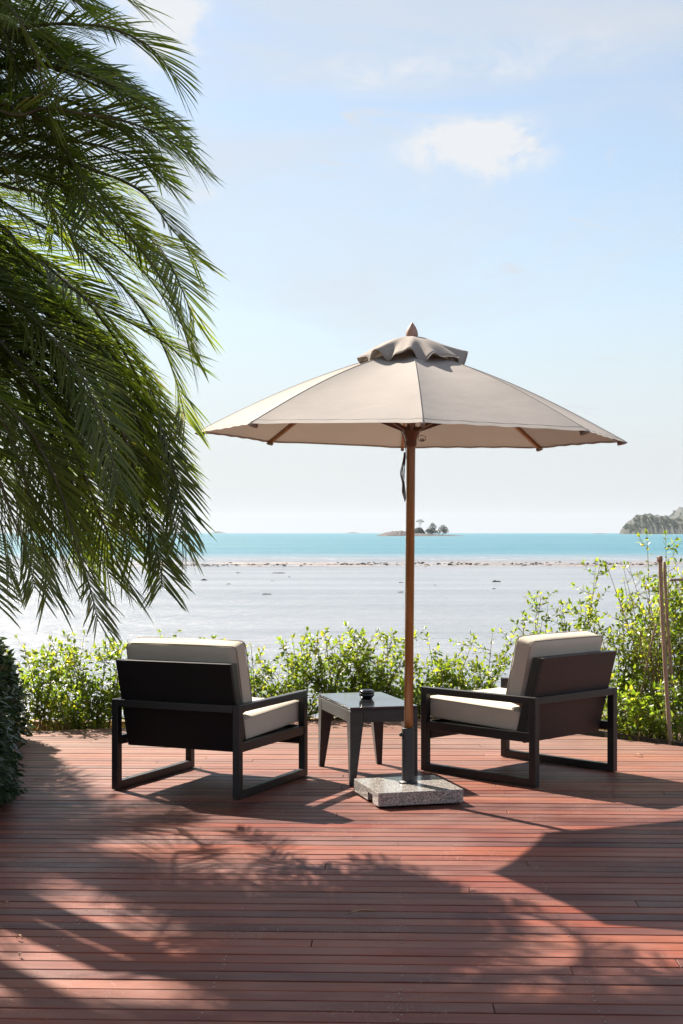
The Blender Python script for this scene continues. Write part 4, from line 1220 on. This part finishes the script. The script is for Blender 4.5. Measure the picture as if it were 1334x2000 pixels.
# ------------------------------------------------------------------ reef, rocks
def rock_mesh(name, r, seed, flat=.5, sub=2):
    bm = bmesh.new(); bmesh.ops.create_icosphere(bm, subdivisions=sub, radius=1)
    rg = random.Random(seed); a = [Vector((rg.gauss(0, 1), rg.gauss(0, 1), rg.gauss(0, 1))) for _ in range(5)]; q = [rg.uniform(0, 6) for _ in range(5)]
    for v in bm.verts:
        s = 1 + sum(.13 * math.sin(2.2 * v.co.dot(a[i]) + q[i]) for i in range(5)) + rg.uniform(-.07, .07)
        v.co *= s * r; v.co.z *= flat
    me = bpy.data.meshes.new(name); bm.to_mesh(me); bm.free(); return me
def sea_at(px, py): return ground_at(px, py, SEA)
RK = [(545, 1119.5, 30, 3, 'longest of the exposed reef patches nearest the reef line, left of the umbrella'),
      (465, 1119, 12, 2, 'small reef patch just left of the longest patch behind the reef line'),
      (562, 1127, 13, 2, 'small reef patch directly below the longest exposed patch'),
      (397, 1133.5, 20, 3, 'reef patch poking out of the water beside the palm frond tips'),
      (448, 1141, 12, 2, 'small dark reef patch between the palm and the left armchair top'),
      (520, 1161, 20, 3.5, 'dark reef patch nearest the shore, above the left armchair'),
      (532, 1135, 6, 1.5, 'tiny rock above the nearest dark reef patch'),
      (784, 1138, 12, 2, 'thin reef patch touching the left side of the umbrella pole'),
      (783, 1157, 13, 2.5, 'lower reef patch beside the umbrella pole'),
      (850, 1143, 8, 1.5, 'tiny rock just right of the umbrella pole'),
      (968, 1136.5, 22, 4, 'dark reef rock alone in the lagoon right of the umbrella pole'),
      (965, 1150, 11, 1.6, 'faint reef patch under the lone dark rock'),
      (918, 1104, 10, 6, 'tallest dark rock standing on the reef line, right of the umbrella pole'),
      (880, 1104, 14, 5, 'cluster rock on the reef line next to the tallest one'),
      (1025, 1105, 9, 3, 'dark rock on the reef line left of the yellowing spire')]
for i, (px, py, wpx, hpx, lab) in enumerate(RK):
    p = sea_at(px, py + 1); k = p.y / FPX; wr, hr = wpx * k, hpx * k
    V, F = [], []
    for j in range(5):
        me = rock_mesh('t', 1, i * 10 + j, 1, 1); off = len(V)
        ox = random.uniform(-.32, .32) * wr; sc = random.uniform(.35, .6) * (1 - abs(ox) / wr)
        V += [(v.co.x * wr * sc * .6 + ox, v.co.y * wr * .25 * sc + random.uniform(-.02, .02), v.co.z * hr * random.uniform(.85, 1.0) * sc * 1.6) for v in me.vertices]
        F += [tuple(off + q for q in f.vertices) for f in me.polygons]; bpy.data.meshes.remove(me)
    tag(link('reef_rock', mesh('reef_rock', V, F), M['rock'], None, p), lab, 'rock', 'rocks exposed on the reef flat')
V, F = [], []
for j in range(900):
    px = random.uniform(280, 1300); cl = math.sin(px * .05) + math.sin(px * .017 + 1)
    py = 1103.5 + random.gauss(0, 1.5) - (.006 * (px - 667) if px < 667 else 0)
    if random.random() > .55 + .25 * cl: continue
    p = sea_at(px, py); k = p.y / FPX
    s = random.choice([.9, 1.2, 1.6, 2.2, 3.2]) * k
    me_r = random.Random(j); off = len(V)
    nn = 6
    for q in range(nn):
        a = q * 2 * PI / nn; rr = s * me_r.uniform(1.0, 2.4); V.append((p.x + rr * math.cos(a), p.y + rr * math.sin(a) * .8, SEA - .05))
    for q in range(nn):
        a = q * 2 * PI / nn; rr = s * me_r.uniform(.3, 1.2); V.append((p.x + rr * math.cos(a), p.y + rr * math.sin(a) * .8, SEA + s * me_r.uniform(.25, .9)))
    F.append(tuple(range(off + nn, off + 2 * nn)))
    for q in range(nn): F.append((off + q, off + (q + 1) % nn, off + nn + (q + 1) % nn, off + nn + q))
tag(link('reef_rubble', mesh('reef_rubble', V, F), M['rock']), 'line of scattered dark rubble rocks along the outer reef', 'rocks', kind='stuff')
# low exposed reef bars, barely above the water
V, F = [], []
for j in range(36):
    px = random.uniform(200, 1334); py = random.choice([1099.5, 1100.5, 1105.5, 1106.5, 1102]) + random.uniform(-.5, .5)
    p = sea_at(px, py); wd_ = random.uniform(2, 9); dp = random.uniform(1.2, 4); off = len(V); nn = 12
    for q in range(nn):
        a = q * 2 * PI / nn; rr = random.uniform(.7, 1.2); V.append((p.x + wd_ * rr * math.cos(a), p.y + dp * rr * math.sin(a), SEA - .03))
    V.append((p.x, p.y, SEA + .10))
    for q in range(nn): F.append((off + q, off + (q + 1) % nn, off + nn))
tag(link('reef_flat', mesh('reef_flat', V, F), M['reefsand']), 'low wet bars of the outer reef along the rock line', 'reef', kind='stuff')

# ------------------------------------------------------------------ islands
def ridge(name, Y, prof, depth, mat, parent=None, seed=0, rough=.12, n=70, loc0=None, rows=9):
    """rocky island from a px skyline: prof = [(px, height px)] at distance Y, with real depth"""
    rg = random.Random(seed); k = Y / FPX
    xs = np.linspace(prof[0][0], prof[-1][0], n); hs_ = np.interp(xs, [p[0] for p in prof], [p[1] for p in prof])
    V, F = [], []
    for j in range(rows):
        v = j / (rows - 1) * 2 - 1
        for i, (x, h) in enumerate(zip(xs, hs_)):
            e = min(i, n - 1 - i) / (n * .12); e = min(1, e)
            crown = (1 - abs(v) ** 1.7)
            z = h * k * crown * (1 + (rg.uniform(-rough, rough) if 0 < j < rows - 1 else 0)) - (.6 * k if crown <= 0 else 0)
            V.append(((x - 667) * k + rg.uniform(-.5, .5) * k, Y + v * depth * (.25 + .75 * e) + rg.uniform(-.02, .02) * depth, SEA + z))
    for j in range(rows - 1):
        for i in range(n - 1): F.append((j * n + i, j * n + i + 1, (j + 1) * n + i + 1, (j + 1) * n + i))
    return link(name, mesh(name, V, F), mat, parent)
def clumps(name, pts, mat, parent, seed, nleaf=170, size=.16):
    """tree crowns of small leaf clumps: pts = [(x,y,z,rx,rz)]"""
    rg = np.random.default_rng(seed); P, D, N, L, W_ = [], [], [], [], []
    for x, y, z, rx, rz in pts:
        for _ in range(nleaf):
            v = rg.normal(0, 1, 3); v /= np.linalg.norm(v); v *= rg.uniform(.55, 1.05)
            P.append((x + v[0] * rx, y + v[1] * rx, z + v[2] * rz)); D.append(rg.normal(0, 1, 3)); N.append(rg.normal(0, 1, 3)); L.append(rx * size * rg.uniform(1, 2.2)); W_.append(rx * size * rg.uniform(.5, .9))
    return link(name, leaf_mesh(name, P, D, N, L, W_), mat, parent)
Yi = 1640; ki = Yi / FPX
isl = empty('rocky_islet', ((820 - 667) * ki, Yi, SEA), label='low rocky islet with a few trees just right of the umbrella pole', cat='islet')
def rel(o, par):
    o.parent = par; o.matrix_parent_inverse = Matrix.Translation(-par.location); return o
rel(ridge('rock_shelf', Yi, [(733, 0), (742, 3.5), (757, 7.5), (768, 9), (778, 9.5), (782, 12.5), (787, 10), (793, 9), (800, 7), (805, 6), (825, 5.5), (850, 3.5), (865, 2.5), (880, 2.2), (905, .6)], 26, M['isl_rock'], None, 1), isl)
rel(ridge('rock_dome', Yi + 4, [(803, 0), (806, 9), (810, 14), (816, 16.5), (822, 16.5), (827, 12), (831, 6), (834, 0)], 9, M['isl_green'], None, 2, .1, 30), isl)
def far_tree(px, py_base, py_top, w_, label, blobs, Y=Yi, leafn=150, group='trees on the islet'):
    k = Y / FPX; b = at(px, py_base, Y); h = (py_base - py_top) * k
    t = empty('island_tree', b, 0, label, 'tree', group)
    V, F = [], []
    tr = [((0, 0, -1.2), (0, 0, 0), (w_ * .03 * k, 0, h * .3), (0, 0, h * .7))]
    v, f = tube_vf([(0, 0, -1.5), (.1, 0, h * .25), (.4, 0, h * .5), (0, 0, h * .8)], [w_ * k * .035, w_ * k * .03, w_ * k * .02, w_ * k * .01], 6); V += v; F += f
    for bx, bz, rx, rz in blobs:
        v, f = tube_vf([(.2, 0, h * .3), (bx * k * .5, 0, h * .3 + (bz * k - h * .3) * .55), (bx * k, 0, bz * k)], [w_ * k * .018, w_ * k * .012, w_ * k * .006], 5, len(V)); V += v; F += f
    link('trunk', mesh('trunk', V, F, True), M['isl_rock'], t)
    clumps('crown', [(bx * k, random.uniform(-1, 1) * rx * k * .3, bz * k, rx * k * 1.3, rz * k * 1.2) for bx, bz, rx, rz in blobs], M['isl_leaf'], t, int(px), leafn)['kind'] = 'stuff'
    return t
M['isl_leaf'] = mat_leaf('island_tree_leaf', [(0, (.014, .022, .014)), (1, (.032, .044, .022))], [(0, (.04, .08, .02)), (1, (.08, .12, .03))], .2, .7, .2, .1)
far_tree(820, 1031, 1016, 15, 'thin flat topped tree on the green dome of the islet', [(-4, 12, 3.2, 1.5), (1, 14, 3.5, 1.4), (5, 11.5, 3, 1.4), (1.5, 10, 2.2, .8)], leafn=60)
far_tree(845, 1043, 1023, 18, 'broad leafy tree left of the pair on the islet', [(0, 17, 4, 3), (-4, 10, 4.5, 4), (3, 12, 4, 4), (-9, 5, 4, 3), (0, 6, 5, 4), (-3, 3, 5, 3), (5, 3.5, 4.5, 3)])
far_tree(865, 1044, 1026, 20, 'broad leafy tree at the right end of the islet', [(0, 14, 4.5, 3.4), (-5, 9, 3.6, 3.4), (5, 10, 4.2, 3.8), (9, 6, 2.6, 3.2), (2, 7, 4, 3), (-8, 4, 4, 3), (4, 4, 4, 3)])
far_tree(836, 1043, 1034, 9, 'small round bush beside the broad trees on the islet', [(0, 5, 4, 3.5), (4, 4, 3, 3)], leafn=90)

Yh = 3700; kh = Yh / FPX
hd = empty('headland', ((1290 - 667) * kh, Yh, SEA), label='wooded rocky headland on the horizon at the right', cat='headland')
profh = [(1213, 0), (1215, 12), (1219, 18), (1228, 25), (1236, 30), (1243, 38), (1252, 41), (1258, 37), (1266, 42), (1276, 36), (1284, 39), (1292, 34), (1300, 37), (1312, 30), (1330, 34), (1360, 30), (1400, 22), (1440, 0)]
rel(ridge('cliff', Yh, [(a, b * .93) for a, b in profh], 120, M['cliff'], None, 5, .13, 90), hd)
def wood(par, Y, prof, depth, seed, n, lo, hi, sz):
    rg = random.Random(seed); k = Y / FPX; pts = []
    for i in range(n):
        x = rg.uniform(prof[0][0] + 4, prof[-1][0] - 4); h = np.interp(x, [p[0] for p in prof], [p[1] for p in prof]); q = rg.uniform(lo, hi); v = -max(0, 1 - q) ** .588 if rg.random() < .85 else .1
        r = rg.uniform(.7, 1.3) * sz
        pts.append(((x - 667) * k, Y + v * depth * .97, SEA + h * k * q * .95, r * k, r * k * .75))
    return pts
o = clumps('woodland', wood(hd, Yh, profh, 120, 6, 520, .35, 1.02, 3.0), M['isl_leaf'], None, 6, 60, .22); o['kind'] = 'stuff'; rel(o, hd)
Yf = 5200
hf = empty('far_hill', ((1360 - 667) * Yf / FPX, Yf, SEA), label='hazier higher hill rising behind the headland at the right edge', cat='hill')
proff = [(1296, 0), (1304, 20), (1312, 36), (1318, 46), (1324, 52), (1332, 54), (1345, 50), (1360, 57), (1390, 50), (1450, 20), (1500, 0)]
rel(ridge('hillside', Yf, [(a, b * .93) for a, b in proff], 260, M['isl_green'], None, 8, .08, 60), hf)
o = clumps('woodland', wood(hf, Yf, proff, 260, 9, 330, .3, 1.0, 3.6), M['isl_leaf'], None, 9, 50, .22); o['kind'] = 'stuff'; rel(o, hf)
for px0, px1, hh_, lab in ((412, 440, 3.2, 'faint far island on the horizon beside the palm fronds'), (672, 705, 1.6, 'faint flat island on the horizon left of the umbrella pole')):
    Y7 = 7600; c = at((px0 + px1) / 2, 1041, Y7)
    o = ridge('distant_island', Y7, [(px0, 0), (px0 + 6, hh_ * .6), ((px0 + px1) / 2, hh_ + 1), (px1 - 8, hh_ * .5 + .6), (px1, 0)], 260, M['isl_green'], None, 3, .1, 30)
    tag(o, lab, 'island', 'faint islands on the horizon')
o = ridge('low_reef_bar', 3900, [(1155, 0), (1162, .9), (1170, 1.1), (1178, 1.0), (1186, 0)], 30, M['isl_rock'], None, 4, .1, 20)
tag(o, 'low dark reef bar on the water left of the headland', 'reef')

# ------------------------------------------------------------------ litter on the deck
def dry_leaf(px, py, L, Wd, rz, label):
    p = ground_at(px, py); V, F = [], []
    n = 9
    for i in range(n):
        t = i / (n - 1); w_ = Wd * math.sin(PI * (t * .9 + .08)) ** 1.0 * (.2 if t < .25 else 1)
        y = L * (t - .5); z = .004 + .012 * math.sin(PI * t)
        V += [(-w_, y, z + .004), (0, y, z), (w_, y, z + .004)]
    for i in range(n - 1): F += [(i * 3, i * 3 + 1, i * 3 + 4, i * 3 + 3), (i * 3 + 1, i * 3 + 2, i * 3 + 5, i * 3 + 4)]
    o = link('dry_leaf', mesh('dry_leaf', V, F, True), M['dryleaf'], None, (p.x, p.y, .002)); o.rotation_euler = (0, 0, rz)
    s = o.modifiers.new('s', 'SOLIDIFY'); s.thickness = .0012
    tag(o, label, 'leaf', 'dry leaves on the deck')
dry_leaf(706, 1788, .125, .010, R(-70), 'long curled dry leaf lying in the middle foreground of the deck')
dry_leaf(1248, 1479, .05, .012, R(80), 'small dark leaf lying on the sunlit boards right of the right armchair')
dry_leaf(38, 1838, .03, .006, R(60), 'tiny dark leaf scrap near the left edge of the deck')
dry_leaf(38, 1872, .022, .005, R(20), 'tiniest leaf scrap at the lower left of the deck')
dry_leaf(12, 1771, .028, .007, R(75), 'leaf scrap at the left picture edge in the shade')
print('boards', nb, 'objects', len(bpy.data.objects), 'tris', sum(len(m.loops) - 2 * len(m.polygons) for m in bpy.data.meshes))
